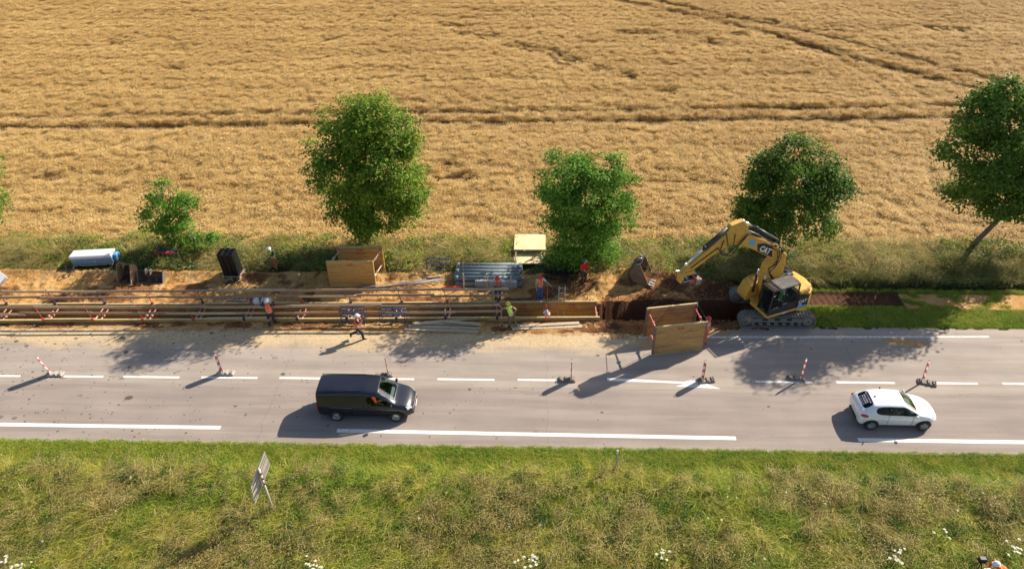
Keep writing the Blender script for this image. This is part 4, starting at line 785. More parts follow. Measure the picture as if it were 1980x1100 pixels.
def wheel(root, x, y, r, rim_r, style, rimmat, side):
    t = MB(); w_ = 0.105; t.lathe([(rim_r, -w_*side*-1*0.9), (r*0.93, w_*side*-1*-1), (r, w_*side*0.7), (r, -w_*side*0.7), (r*0.93, -w_*side), (rim_r, -w_*side*0.9)], (x, y, r), (0, 1, 0), 28)
    wo = t.build('wheel', MTYRE, root, True); b = MB(); s = side
    b.lathe([(rim_r*1.02, 0.092*s), (rim_r*0.93, 0.075*s), (rim_r*0.90, 0.03*s)], (x, y, r), (0, 1, 0), 28); rings = b
    if style == 'steel':
        b.lathe([(rim_r*0.92, 0.045*s), (rim_r*0.70, 0.075*s), (rim_r*0.48, 0.06*s), (rim_r*0.30, 0.08*s), (0.01, 0.085*s)], (x, y, r), (0, 1, 0), 24)
    else:
        for k in range(5):
            for dk in (-0.16, 0.16):
                a_ = k*2*math.pi/5+0.3; c0 = Vector((x+math.cos(a_+dk*.5)*rim_r*.15, y+0.07*s, r+math.sin(a_+dk*.5)*rim_r*.15)); c1 = Vector((x+math.cos(a_+dk*1.6)*rim_r*.93, y+0.082*s, r+math.sin(a_+dk*1.6)*rim_r*.93)); b.tube([c0, c1], [0.035, 0.026], 5)
        b.lathe([(rim_r*0.25, 0.075*s), (0.01, 0.09*s)], (x, y, r), (0, 1, 0), 16)
    b.build('rim', rimmat, wo, True)
    d = MB(); d.lathe([(rim_r*0.9, 0.025*s), (0.01, 0.02*s)], (x, y, r), (0, 1, 0), 20); d.build('brake_disc', MDARK, wo)
def arch(root, x, y, r, side, mat, z0):
    b = MB(); n = 16; v = []; y1 = y
    for k in range(n+1):
        a_ = math.pi*k/n; v += [(x+math.cos(a_)*r, y1, z0+math.sin(a_)*r), (x+math.cos(a_)*r, y1-side*0.22, z0+math.sin(a_)*r)]
    f = [(2*k, 2*k+2, 2*k+3, 2*k+1) for k in range(n)]+[tuple(2*k for k in range(n+1))]
    b.add(v, f); return b.build('wheel_arch_shade', mat, root)  # filled near-black half disc stands in for shade inside the wheel well
MGLS = glassmat('tinted car glass', (0.22, 0.26, 0.25), -0.03); MGLD = glassmat('dark privacy glass', (0.05, 0.06, 0.06), -0.02); MGLW = glassmat('windscreen glass', (0.75, 0.85, 0.82), 0.10)
MSEAT = paint('dark cloth seat', (0.03, 0.03, 0.033), 0.9); MSKIN = paint('skin', (0.48, 0.27, 0.18), 0.6, 0, 0.1); MHIO = paint('hi vis orange cloth', (0.98, 0.15, 0.02), 0.7, 0, 0.1); MHIY = paint('hi vis yellow cloth', (0.60, 0.85, 0.10), 0.7, 0, 0.1)
def interior(root, x0, x1, w_, zf, zs, dash_x):
    b = MB(); b.box(((x0+x1)/2, 0, zf), (x1-x0, w_, 0.05)); b.build('cabin_floor', MSEAT, root)
    for yy in (-0.36, 0.36):
        s_ = MB(); s_.box((dash_x-0.95, yy, zf+0.28), (0.5, 0.5, 0.18), bev=0.05); s_.box((dash_x-1.2, yy, zf+0.62), (0.14, 0.48, 0.62), bev=0.05, rot=Matrix.Rotation(R(-12), 3, 'Y')); s_.box((dash_x-1.27, yy, zf+1.0), (0.10, 0.26, 0.18), bev=0.04); s_.build('seat', MSEAT, root)
    b = MB(); b.box((dash_x-0.12, 0, zs-0.10), (0.45, w_, 0.22), bev=0.06); b.build('dashboard', paint('dashboard pale for windscreen glare', (.26, .32, .32), .7), root)  # dashboard coloured pale to stand in for sky glare on the windscreen
    b = MB(); c = Vector((dash_x-0.42, 0.36, zs-0.06)); pts = [c+Matrix.Rotation(R(-65), 3, 'Y')@Vector((math.cos(t)*.18, math.sin(t)*.18, 0)) for t in np.linspace(0, 6.283, 17)]; b.tube(pts, .014, 6); b.build('steering_wheel', MBLACK, root)
def lamp(name, root, pts, mat, th=0.03):
    b = MB(); n = len(pts); c = sum((Vector(p) for p in pts), Vector())/n; nr = (Vector(pts[1])-Vector(pts[0])).cross(Vector(pts[2])-Vector(pts[0])).normalized()*th
    b.add([Vector(p)-nr for p in pts]+[Vector(p)+nr*.5 for p in pts]+[c+nr*1.1], [(i, (i+1) % n, n+(i+1) % n, n+i) for i in range(n)]+[(n+i, n+(i+1) % n, 2*n) for i in range(n)]); return b.build(name, mat, root, False)
MHEAD = paint('clear headlamp', (0.75, 0.78, 0.80), 0.12, 0.3, 0.05, coat=0.8); MTAIL = paint('red tail lamp', (0.55, 0.01, 0.015), 0.2, 0, 0.05, coat=0.8)
# --- black van -------------------------------------------------------
MVAN = paint('black van paint', (0.010, 0.012, 0.022), 0.30, 0.0, 0.12, (0.04, 0.036, 0.036), 1.5, coat=0.25)
A = G(653, 811); B = G(767, 814)
VAN = thing('panel_van', 'black panel van driving in the near lane, orange clad driver inside', 'van', ((A.x+B.x)/2, A.y+0.83, 0.004), 0.0)
WB = (B-A).length; xr, xf = -WB/2, WB/2
VS = [(xr-0.94, .74, .42, .80, .60, .80, 1.02, .74, 1.55, .64, 1.70), (xr-0.90, .78, .30, .88, .60, .87, 1.05, .80, 1.58, .69, 1.79), (xr-0.60, .80, .26, .895, .62, .88, 1.06, .80, 1.60, .70, 1.83), (xr+.2, .80, .24, .895, .62, .88, 1.06, .81, 1.61, .71, 1.845), (xf-1.62, .80, .22, .895, .62, .88, 1.05, .81, 1.61, .71, 1.85), (xf-1.52, .80, .22, .895, .62, .88, 1.05, .81, 1.61, .71, 1.85),
      (xf-0.92, .80, .22, .895, .62, .88, 1.04, .79, 1.58, .69, 1.80), (xf-0.84, .80, .22, .895, .62, .88, 1.04, .785, 1.56, .68, 1.78), (xf-0.06, .80, .24, .895, .60, .865, 1.03, .80, 1.10, .66, 1.17), (xf+.06, .80, .25, .89, .60, .86, 1.00, .80, 1.06, .66, 1.12), (xf+.52, .78, .26, .87, .58, .82, .88, .74, .95, .60, 1.01), (xf+.74, .70, .28, .80, .56, .74, .76, .66, .84, .52, .90), (xf+.88, .56, .32, .66, .52, .60, .66, .54, .70, .42, .74)]
def vopt(i, j):
    if i in (5, 6) and j == 4: return 1
    if i == 7 and j == 4: return 1
    if i == 7 and j in (6, 7): return 2
    return 0
car_shell(VAN, VS, [MVAN, MGLS, MGLW], ['body', 'side_window', 'windscreen'], vopt)
interior(VAN, xf-1.7, xf+0.1, 1.5, .45, 1.08, xf-0.05)
b = MB(); b.box((xf-1.62, 0, 1.05), (.04, 1.55, 1.2)); b.build('bulkhead', MSEAT, VAN)
for sx, xx in ((-1, xr), (1, xf)):
    for sy in (-1, 1): arch(VAN, xx, sy*0.905, 0.385, sy, MDARK, 0.30); wheel(VAN, xx, sy*0.845, 0.325, 0.205, 'steel', paint('silver hub', (0.45, 0.46, 0.48), 0.35, 0.7), sy)
for sy in (-1, 1):
    lamp('headlight', VAN, [(xf+.52, sy*.76, .93), (xf+.78, sy*.60, .82), (xf+.84, sy*.60, .70), (xf+.62, sy*.82, .76)], MHEAD, .03*sy)
    lamp('tail_light', VAN, [(xr-.93, sy*.78, 1.05), (xr-.93, sy*.86, 1.05), (xr-.93, sy*.87, .72), (xr-.93, sy*.78, .72)], MTAIL, .04*sy)
    q = MB(); q.box((xf-.18, sy*.98, 1.12), (.12, .17, .19), bev=.04); q.build('wing_mirror', MVAN, VAN)
    q = MB(); q.box((xr+.32, sy*.905, .92), (1.1, .02, .025)); q.build('door_rail', MSTEEL, VAN)
    q = MB(); q.box((xf-1.35, sy*.90, .93), (.20, .03, .035), bev=.01); q.build('door_handle', MBLACK, VAN)
    for xx, z0_, z1_ in ((xf-1.60, .34, 1.04), (xf-.50, .62, .98), (xr+.72, .34, 1.5), (xr+1.62-.15, .34, 1.04)): q = MB(); q.box((xx, sy*(.893 if z1_ < 1.2 else .888), (z0_+min(z1_, 1.04))/2), (.014, .02, min(z1_, 1.04)-z0_)); q.build('door_seam', MBLACK, VAN)
    q = MB(); q.box((xf-1.2, sy*.897, .60), (1.9, .02, .07)); q.build('rub_strip', MBLACK, VAN)
    for k in (0, 1): q = MB(); q.box(((xr+xf-2.4)/2+k*.02, sy*.60, 1.855), (2.2, .02, .018)); q.build('roof_groove', MBLACK, VAN); break
b = MB(); b.box((xf+.86, 0, .62), (.06, 1.05, .10), bev=.02); b.build('grille', MSTEEL, VAN); b = MB(); b.box((xf+.84, 0, .40), (.12, 1.30, .16), bev=.04); b.build('bumper', MBLACK, VAN); b = MB(); b.box((xf+.93, 0, .47), (.02, .50, .11)); b.build('number_plate', MWHT, VAN)
# --- white hatchback --------------------------------------------------
MCAR = paint('white car paint', (0.82, 0.83, 0.85), 0.28, 0, 0.06, (0.6, 0.6, 0.6), 1.5, coat=0.9)
A = G(1680, 828); B = G(1781, 829)
HB = thing('hatchback', 'white hatchback car driving in the near lane, lettering on its dark rear window', 'car', ((A.x+B.x)/2, A.y+0.78, 0.004), 0.0)
WB = (B-A).length; xr, xf = -WB/2, WB/2
CS = [(xr-0.62, .60, .40, .70, .55, .66, .80, .58, .92, .48, .96), (xr-0.56, .70, .28, .80, .56, .77, .92, .66, 1.02, .54, 1.06), (xr-0.44, .74, .24, .84, .60, .81, .99, .68, 1.10, .56, 1.14), (xr-0.02, .76, .22, .865, .60, .83, 1.00, .64, 1.33, .55, 1.42), (xr+.06, .76, .22, .865, .60, .83, .99, .64, 1.34, .56, 1.435), (xr+.72, .76, .20, .86, .60, .835, .96, .645, 1.37, .57, 1.475), (xr+.80, .76, .20, .86, .60, .835, .955, .645, 1.37, .57, 1.475),
      (xr+1.45, .76, .20, .86, .60, .83, .93, .635, 1.34, .56, 1.45), (xr+1.52, .76, .20, .86, .60, .83, .925, .63, 1.33, .555, 1.44), (xf-0.36, .76, .20, .86, .60, .82, .89, .74, .96, .64, 1.02), (xf-0.26, .76, .20, .86, .60, .815, .88, .74, .93, .62, .975), (xf+.15, .75, .22, .855, .58, .79, .80, .72, .86, .58, .90), (xf+.48, .68, .24, .78, .54, .70, .68, .62, .73, .50, .77), (xf+.70, .50, .30, .58, .48, .52, .58, .46, .62, .36, .65)]
def copt(i, j):
    if j == 4 and i in (4, 6): return 1
    if j == 4 and i in (5,): return 1
    if j == 4 and i in (7, 8): return 4 if i == 8 else 4
    if i == 8 and j in (6, 7): return 2
    if i == 2 and j in (6, 7): return 3
    return 0
parts = car_shell(HB, CS, [MCAR, MGLD, MGLW, MGLD, MGLS], ['body', 'rear_side_window', 'windscreen', 'rear_window', 'front_side_window'], copt)
interior(HB, xr-.2, xf-.3, 1.35, .35, .92, xf-0.42)
b = MB(); b.box((xr+.35, 0, .62), (.16, 1.2, .62), bev=.05); b.build('rear_seat', MSEAT, HB)
for sx, xx in ((-1, xr), (1, xf)):
    for sy in (-1, 1): arch(HB, xx, sy*0.868, 0.365, sy, MDARK, 0.29); wheel(HB, xx, sy*0.81, 0.31, 0.215, 'alloy', paint('alloy rim', (0.42, 0.42, 0.43), 0.3, 0.8), sy)
for sy in (-1, 1):
    lamp('headlight', HB, [(xf+.12, sy*.78, .80), (xf+.46, sy*.62, .74), (xf+.56, sy*.62, .62), (xf+.30, sy*.80, .68)], MHEAD, .025*sy)
    q = MB(); q.ell((xr-.42, sy*.775, .885), (.20, .10, .095), 12, m=Matrix.Rotation(R(18*sy), 3, 'Z')); q.build('tail_light', MTAIL, HB, True)
    q = MB(); q.box((xf-.52, sy*.92, .97), (.12, .16, .12), bev=.04); q.build('wing_mirror', MCAR, HB)
    for xx in (xr+.76, xf-.62): q = MB(); q.box((xx, sy*.856, .62), (.010, .02, .62)); q.build('door_seam', MSTEEL, HB)
    for xx in (xr+.55, xr+1.25): q = MB(); q.box((xx, sy*.862, .82), (.15, .03, .03), bev=.01); q.build('door_handle', MCAR, HB)
    q = MB(); q.box((xr+.755, sy*.745, 1.16), (.05, .03, .38), rot=Matrix.Rotation(sy*R(-25), 3, 'X')); q.build('window_pillar', MBLACK, HB)
b = MB(); b.box((xr-.63, 0, .62), (.02, .52, .11)); b.build('number_plate', MWHT, HB)
b = MB(); b.box((xr-.66, 0, .40), (.06, .9, .12), bev=.02); b.build('bumper_insert', MBLACK, HB)
b = MB(); b.box((xr+.02, 0, 1.455), (.10, .96, .02), bev=.008); b.build('spoiler', MCAR, HB); b = MB(); b.tube([(xr+.22, 0, 1.47), (xr+.17, 0, 1.50)], .012, 6); b.box((xr+.2, 0, 1.463), (.09, .05, .03)); b.build('aerial', MBLACK, HB)
MSTK = paint('white sticker print', (0.75, 0.78, 0.82), 0.6); MPUR = paint('magenta sticker', (0.55, 0.08, 0.45), 0.5)
# lettering lies on the sloping rear window, read from behind the car
ra = Vector((xr-0.44, 0, 1.14)); rb = Vector((xr-0.02, 0, 1.42)); sl_ = (rb-ra).normalized(); nrm = Vector((-sl_.z, 0, sl_.x)); MR = Matrix((Vector((0, -1, 0)), sl_, nrm)).transposed()
for t_, u, sz in (('TAXI SCOLAIRE', .80, .105), ('TOUTES DISTANCES', .56, .085), ('MEDICAL ASSIS', .36, .085), ('06 12 34', .12, .13)):
    text('lettering', {'TAXI SCOLAIRE': 'MMM MUMM MM', 'TOUTES DISTANCES': 'MUMN NUMMN', 'MEDICAL ASSIS': 'NMU MNUMNM', '06 12 34': '11 11 11 11'}[t_], sz, MSTK, HB, ra.lerp(rb, u)+nrm*0.022, MR, 0.002, bold=0.002)
text('lettering', 'n lunnnn', .09, paint('grey tailgate letters', (.25, .27, .33), .5), HB, (xr-.60, .05, .885), Matrix((Vector((0, -1, 0)), Vector((.35, 0, .94)).normalized(), Vector((-.94, 0, .35)).normalized())).transposed(), .004)
b = MB(); b.prism([(math.cos(t)*.16, math.sin(t)*.05) for t in np.linspace(0, math.pi, 9)], 0, .004, lambda u, v, w_: rb+Vector((0, u+.12, 0))+sl_*(-.10+v)+nrm*(.024+w_)); b.build('sticker', MPUR, HB)

# ------------------------------------------------------------------ people
def remeshed(b, name, mat, parent, vox=0.022, sm=3):
    tmp = b.build('tmp', mat); md = tmp.modifiers.new('r', 'REMESH'); md.mode = 'VOXEL'; md.voxel_size = vox; md2 = tmp.modifiers.new('s', 'SMOOTH'); md2.iterations = sm; md2.factor = 0.5
    em = ev_mesh(tmp); bpy.data.objects.remove(tmp); em.polygons.foreach_set('use_smooth', [True]*len(em.polygons)); em.name = name
    if not em.materials: em.materials.append(mat)
    o = bpy.data.objects.new(name, em); COL.objects.link(o); o.parent = parent; return o
def cloth(name, col, stripe=None): return paint(name, col, 0.85, 0, 0.35, tuple(c*0.5 for c in col), 5, 0.3)
MREFL = paint('silver reflective tape', (0.62, 0.52, 0.44), 0.4, 0, 0.1); MHELW = paint('white helmet shell', (0.85, 0.86, 0.88), 0.3, 0, 0.05, coat=0.5); MHELR = paint('red helmet shell', (0.62, 0.02, 0.03), 0.3, 0, 0.05, coat=0.5)
MHELY = paint('yellow helmet shell', (0.85, 0.55, 0.02), 0.3, 0, 0.05, coat=0.5); MHELG = paint('blue grey helmet shell', (0.25, 0.30, 0.36), 0.3, 0, 0.05, coat=0.5)
MJEAN = cloth('blue jeans', (0.055, 0.12, 0.27)); MNVT = cloth('dark navy trousers', (0.025, 0.03, 0.05)); MBRT = cloth('brown work trousers', (0.06, 0.045, 0.04)); MORT = cloth('orange brown trousers', (0.40, 0.17, 0.06)); MGRT = cloth('grey brown trousers', (0.14, 0.11, 0.09))
MSHW = cloth('white shirt', (0.62, 0.65, 0.70)); MSHN = cloth('navy shirt', (0.02, 0.025, 0.06)); MREDJ = paint('red jacket cloth', (0.70, 0.02, 0.03), 0.75, 0, 0.15, (0.4, 0.01, 0.01)); MBOOT = cloth('dark boots', (0.03, 0.025, 0.022)); MHAIR = cloth('dark hair', (0.03, 0.02, 0.015)); MBOOTB = cloth('blue overshoes', (0.12, 0.30, 0.55)); MGRV = paint('green yellow vest cloth', (0.50, 0.80, 0.12), 0.7, 0, 0.1); MORC = paint('orange work trousers cloth', (0.80, 0.16, 0.05), 0.8, 0, 0.2)
def hand(b, wr, dirv, side):
    """palm, four fingers and a thumb at the wrist"""
    x, y, d = frame_to(dirv); wr = Vector(wr); pc = wr+d*0.05
    b.ell(pc, (0.040, 0.020, 0.05), 8, m=Matrix((x, y, d)).transposed())
    for k, L in enumerate((0.070, 0.080, 0.074, 0.058)):
        o_ = x*(-0.030+0.020*k); p0 = pc+d*0.035+o_; p1 = p0+d*L*0.5+y*0.012; p2 = p1+d*L*0.42+y*0.030; b.tube([p0, p1, p2], [0.0095, 0.009, 0.007], 6)
    t0 = pc-x*0.032*side-d*0.012; b.tube([t0, t0-x*0.028*side+d*0.03+y*0.01, t0-x*0.022*side+d*0.062+y*0.02], [0.012, 0.011, 0.008], 6)
BASE = dict(pel=(0, 0, .94), che=(0, 0, 1.28), nek=(0, .01, 1.47), hed=(0, .03, 1.62), sl=(-.19, 0, 1.41), sr=(.19, 0, 1.41), el=(-.25, -.02, 1.13), er=(.25, -.02, 1.13), wl=(-.24, .08, .88), wr=(.24, .08, .88), hl=(-.10, 0, .90), hr=(.10, 0, .90), kl=(-.11, .03, .49), kr=(.11, .03, .49), al=(-.12, 0, .08), ar=(.12, 0, .08), tl=(-.13, .15, .03), tr=(.13, .15, .03))
def person(label, loc, rz, vest, trousers, shirt=None, helmet=MHELW, pose=None, boots=MBOOT, sleeves='short', tape=True, scale=1.07, vneck=False, legs=True, group='site workers', jacket=False):
    J = {k: Vector(v) for k, v in BASE.items()}
    for k, v in (pose or {}).items(): J[k] = Vector(v)
    root = thing('person', label, 'person', loc, rz, group); root.scale = (scale,)*3
    b = MB(); hd = J['hed']; face = (J.get('look', Vector((0, 1, 0)))).normalized() if isinstance(J.get('look'), Vector) else Vector((0, 1, 0))
    sd = Vector((face.y, -face.x, 0)).normalized()
    b.ell(hd, (.076, .095, .115), 12); b.ell(hd+face*.075+Vector((0, 0, -.045)), (.045, .03, .055), 8); b.tube([hd+face*.09+Vector((0, 0, .0)), hd+face*.118+Vector((0, 0, -.025))], [.012, .016], 6)
    for s in (-1, 1): b.ell(hd+sd*.078*s+Vector((0, 0, -.01)), (.012, .022, .032), 6)
    b.tube([J['nek']-Vector((0, 0, .06)), hd-Vector((0, 0, .07))], [.062, .055], 8)
    b.tube([J['pel'], J['pel'].lerp(J['che'], .5), J['che'], J['nek']-Vector((0, 0, .04))], [.135, .125, .15, .07], 12, sq=0.72)
    for s in ('l', 'r'):
        b.tube([J['nek']-Vector((0, 0, .06)), J['s'+s]], [.06, .06], 8); b.tube([J['s'+s], J['s'+s].lerp(J['e'+s], .5), J['e'+s], J['e'+s].lerp(J['w'+s], .4), J['w'+s]], [.058, .052, .042, .042, .028], 8)
        if legs: b.tube([J['h'+s], J['k'+s], J['k'+s].lerp(J['a'+s], .35), J['a'+s]], [.088, .058, .056, .038], 8); b.tube([J['a'+s], J['t'+s]], [.04, .032], 6)
        hand(b, J['w'+s], J['w'+s]-J['e'+s], 1 if s == 'r' else -1)
    remeshed(b, 'body', MSKIN, root, 0.013, 2)
    for s in (-1, 1): q = MB(); q.ell(hd+face*.092+sd*.032*s+Vector((0, 0, .012)), (.011, .008, .008), 6); q.build('eye', MDARK, root)
    # trousers
    if legs:
        b = MB(); b.tube([J['hl'], J['pel'], J['hr']], [.11, .13, .11], 10); b.tube([J['pel']-Vector((0, 0, .05)), J['pel'].lerp(J['che'], .22)], [.15, .15], 12, sq=.78)
        for s in ('l', 'r'): b.tube([J['h'+s], J['h'+s].lerp(J['k'+s], .5), J['k'+s], J['k'+s].lerp(J['a'+s], .4), J['a'+s]+Vector((0, 0, .02))], [.112, .10, .080, .078, .070], 10)
        remeshed(b, 'trousers', trousers, root, 0.02)
        for s in ('l', 'r'): b = MB(); d = (J['t'+s]-J['a'+s]); b.tube([J['a'+s]-d*.35-Vector((0, 0, .03)), J['a'+s]-Vector((0, 0, .02)), J['t'+s]+d*.25], [.045, .062, .042], 8); b.tube([J['a'+s]+Vector((0, 0, .12)), J['a'+s]-Vector((0, 0, .03))], [.058, .06], 8); remeshed(b, 'boot', boots, root, 0.018)
    # upper clothing
    if shirt or jacket:
        b = MB(); b.tube([J['pel'].lerp(J['che'], .1), J['che'], J['nek']-Vector((0, 0, .05))], [.145, .162, .085], 12, sq=.74)
        for s in ('l', 'r'):
            e = J['e'+s] if sleeves == 'short' else J['w'+s]; mid = [J['s'+s], J['s'+s].lerp(J['e'+s], .75)] if sleeves == 'short' else [J['s'+s], J['e'+s], J['e'+s].lerp(J['w'+s], .85)]
            b.tube([J['nek']-Vector((0, 0, .07))]+mid, [.075, .082, .066] if sleeves == 'short' else [.075, .080, .062, .050], 10)
        remeshed(b, 'jacket' if jacket else 'shirt', vest if jacket else shirt, root, 0.02)
    if not jacket:
        b = MB(); b.tube([J['pel'].lerp(J['che'], -.08), J['pel'].lerp(J['che'], .4), J['che'], J['nek']-Vector((0, 0, .06))], [.175, .172, .180, .105], 14, sq=.76); b.tube([J['sl'].lerp(J['nek'], .15), J['nek']-Vector((0, 0, .08)), J['sr'].lerp(J['nek'], .15)], [.075, .085, .075], 10)
        vo_ = remeshed(b, 'vest', vest, root, 0.02)
        if tape:
            up = (J['che']-J['pel']).normalized()
            for u in (.08, .52):
                c = J['pel'].lerp(J['che'], u); q = MB(); n = 20; x, y, d = frame_to(up); q.loft([[c+d*hz+x*math.cos(2*math.pi*k/n)*.182+y*math.sin(2*math.pi*k/n)*.141 for k in range(n)] for hz in (-.020, .020)], 0, False); q.build('reflective_band', MREFL, vo_, True)
            for s in (-1, 1):
                for fb_ in (-1, 1):
                    p0 = J['pel'].lerp(J['che'], .5)+Vector((s*.10, fb_*.128, 0)); p1 = J['che']+Vector((s*.095, fb_*.130, .02)); p2 = J['nek']+Vector((s*.10, fb_*.04, -.005)); q = MB(); w_ = Vector((.015, 0, 0)); q.add([p0-w_, p0+w_, p1+w_, p1-w_, p2+w_, p2-w_], [(0, 1, 2, 3), (3, 2, 4, 5)]); q.build('reflective_strap', MREFL, vo_)
    if helmet:
        q = MB(); q.ell(hd+Vector((0, 0, .035)), (.118, .138, .125), 18, zmin=0.0); c = hd+Vector((0, 0, .035)); n = 18
        q.loft([[c+Vector((math.cos(t)*rx_, math.sin(t)*ry_, h))+face*fo*max(0, math.sin(t)) for t in [2*math.pi*k/n for k in range(n)]] for rx_, ry_, h, fo in ((.110, .130, .004, 0), (.135, .155, -.006, .035), (.133, .153, -.014, .035), (.108, .128, -.008, 0))], 0, False); q.tube([c+Vector((0, -.11, .075)), c+Vector((0, 0, .13)), c+Vector((0, .11, .075))], [.014, .018, .014], 6)
        q.build('helmet', helmet, root, True)
    q = MB(); q.ell(hd+Vector((0, -.012, .008)), (.084, .098, .112), 12, zmin=-.25); q.build('hair', MHAIR, root, True); return root
GY = lambda px, py, z=0.0: (lambda g: (g.x, g.y, gz(g.x, g.y)+z))(G(px, py))
# writing worker in the tall grass, yellow vest
person('worker in yellow vest and white helmet writing at the edge of the tall grass', GY(534, 523), R(140), MHIY, MORT, MSHN, MHELW, dict(che=(0, .05, 1.27), nek=(0, .11, 1.45), hed=(0, .17, 1.59), sl=(-.19, .05, 1.39), sr=(.19, .05, 1.39), el=(-.24, .10, 1.12), er=(.24, .10, 1.12), wl=(-.06, .30, 1.17), wr=(.08, .30, 1.15)), sleeves='short')
# worker with raised arms seen from behind
p1 = person('worker seen from behind in orange vest with both arms raised at near guard rail', GY(527, 629), R(6), MHIO, MNVT, MSHN, MHELW, dict(el=(-.34, .10, 1.30), er=(.34, .10, 1.30), wl=(-.24, .22, 1.56), wr=(.24, .22, 1.56), al=(-.13, -.10, .08), tl=(-.15, .06, .03), kl=(-.13, .0, .49), ar=(.13, .14, .08), tr=(.16, .30, .03)), sleeves='long')
# walking man
person('striding man in orange vest with white helmet holding a camera up on the road edge', GY(693, 655), R(-78), MHIO, MNVT, MSHN, MHELW, dict(pel=(0, 0, .92), che=(0, .05, 1.26), nek=(0, .07, 1.45), hed=(0, .11, 1.60), sl=(-.19, .05, 1.40), sr=(.19, .05, 1.40), el=(-.20, .26, 1.22), er=(.20, .24, 1.20), wl=(-.07, .40, 1.42), wr=(.07, .38, 1.38), hl=(-.09, 0, .88), hr=(.09, 0, .88), kl=(-.09, -.02, .50), al=(-.09, -.38, .34), tl=(-.09, -.38, .20), kr=(.10, .25, .52), ar=(.10, .28, .09), tr=(.10, .43, .05)), sleeves='short')
CM = thing('camera_with_strap', 'small black camera held up by the striding man', 'camera', (0, 0, 0)); pp = GY(693, 655); CM.location = (pp[0]+.46, pp[1]+.10, 1.50); b = MB(); b.box((0, 0, 0), (.09, .14, .09), bev=.015); b.build('camera_body', MBLACK, CM); b = MB(); b.tube([(.04, 0, 0), (.13, 0, 0)], .035, 10); b.build('lens', MBLACK, CM); b = MB(); b.tube([(0, .07, 0), (-.03, .08, -.3), (-.06, .03, -.55), (-.04, -.06, -.3), (0, -.07, 0)], .012, 5); b.build('strap', MBLACK, CM)
# leaning on the far rail
person('worker in orange vest and red helmet leaning on the end of the far guard rail', GY(963, 579), R(178), MHIO, MJEAN, MSHW, MHELR, dict(che=(0, .10, 1.26), nek=(0, .17, 1.42), hed=(0, .22, 1.56), sl=(-.19, .12, 1.38), sr=(.19, .12, 1.38), el=(-.36, .12, 1.16), er=(.36, .12, 1.16), wl=(-.46, .26, 1.0), wr=(.44, .26, 1.0)))
# worker in jeans holding the post
person('worker in orange vest, red helmet and jeans holding a red post beside the open shield', GY(1044, 578), R(200), MHIO, MJEAN, MSHW, MHELR, dict(el=(-.36, .12, 1.20), wl=(-.50, .28, 1.08), che=(0, .02, 1.27), hed=(0.02, .07, 1.60), al=(-.06, .10, .08), tl=(-.06, .25, .03), kl=(-.08, .08, .50)), boots=MBOOTB)
# red jacket
person('worker in red jacket and grey helmet standing on the soil below the bushy tree', GY(1128, 552), R(-150), MREDJ, MBRT, None, MHELG, dict(el=(-.25, .08, 1.16), er=(.25, .08, 1.16), wl=(-.10, .28, 1.10), wr=(.12, .28, 1.10)), jacket=True, sleeves='long')
# yellow helmet, hand on hip
person('worker with yellow helmet and green vest, one hand on hip, by the plank pile', GY(990, 634), R(14), MGRV, MGRT, None, MHELY, dict(pel=(-.04, .02, .94), che=(-.12, .04, 1.26), nek=(-.16, .05, 1.45), hed=(-.18, .07, 1.60), sl=(-.35, .04, 1.40), sr=(.05, .04, 1.40), el=(-.48, .16, 1.28), wl=(-.60, .30, 1.36), er=(.28, -.02, 1.20), wr=(.13, .02, 1.00), al=(-.10, .06, .08), tl=(-.12, .20, .03), ar=(.26, -.06, .08), tr=(.36, .05, .03), kr=(.16, .02, .50)))
# beside the hanging shield
person('worker in orange clothes and red helmet standing at right end of hanging shield', GY(1364, 661), R(75), MHIO, MORC, MSHW, MHELR, dict(el=(-.24, .10, 1.18), er=(.24, .10, 1.18), wl=(-.16, .34, 1.25), wr=(.16, .34, 1.25)))
# pair at the bottom right
c = GS(1922, 1076, 1.50); c.x += .48; person('worker in orange vest and white helmet at bottom right corner, right of the other', (c.x, c.y-.2, gz(c.x, c.y-.2)), R(100), MHIO, MNVT, MHIO, MHELW, dict(che=(0, .24, 1.16), nek=(0, .36, 1.28), hed=(0, .46, 1.36), sl=(-.19, .32, 1.25), sr=(.19, .32, 1.25), el=(-.24, .42, 1.0), er=(.24, .42, 1.0), wl=(-.12, .62, .98), wr=(.12, .62, .98)), sleeves='long')
c = GS(1907, 1106, 1.50); c.x += .60; c.y += .1; person('white helmeted worker cut off by the bottom edge, left of his orange colleague', (c.x, c.y-.2, gz(c.x, c.y-.2)), R(70), MHIO, MNVT, MSHN, MHELW, dict(che=(0, .24, 1.16), nek=(0, .36, 1.28), hed=(0, .46, 1.36), sl=(-.19, .32, 1.25), sr=(.19, .32, 1.25), el=(-.24, .40, 1.0), er=(.24, .40, 1.0), wl=(-.12, .58, .95), wr=(.12, .58, .95)), sleeves='long')
c = GS(1901, 1082, 1.15); tp = thing('survey_tripod', 'black survey instrument on a tripod in front of the corner workers', 'tripod', (c.x-.02, c.y+.02, gz(c.x, c.y)-.03)); b = MB(); b.box((0, 0, 1.15), (.30, .22, .24), bev=.03); b.build('instrument', MBLACK, tp)
for k in range(3): b = MB(); b.tube([(0, 0, 1.05), (math.cos(k*2.09)*.35, math.sin(k*2.09)*.35, 0)], .022, 6); b.build('leg', MBLACK, tp)
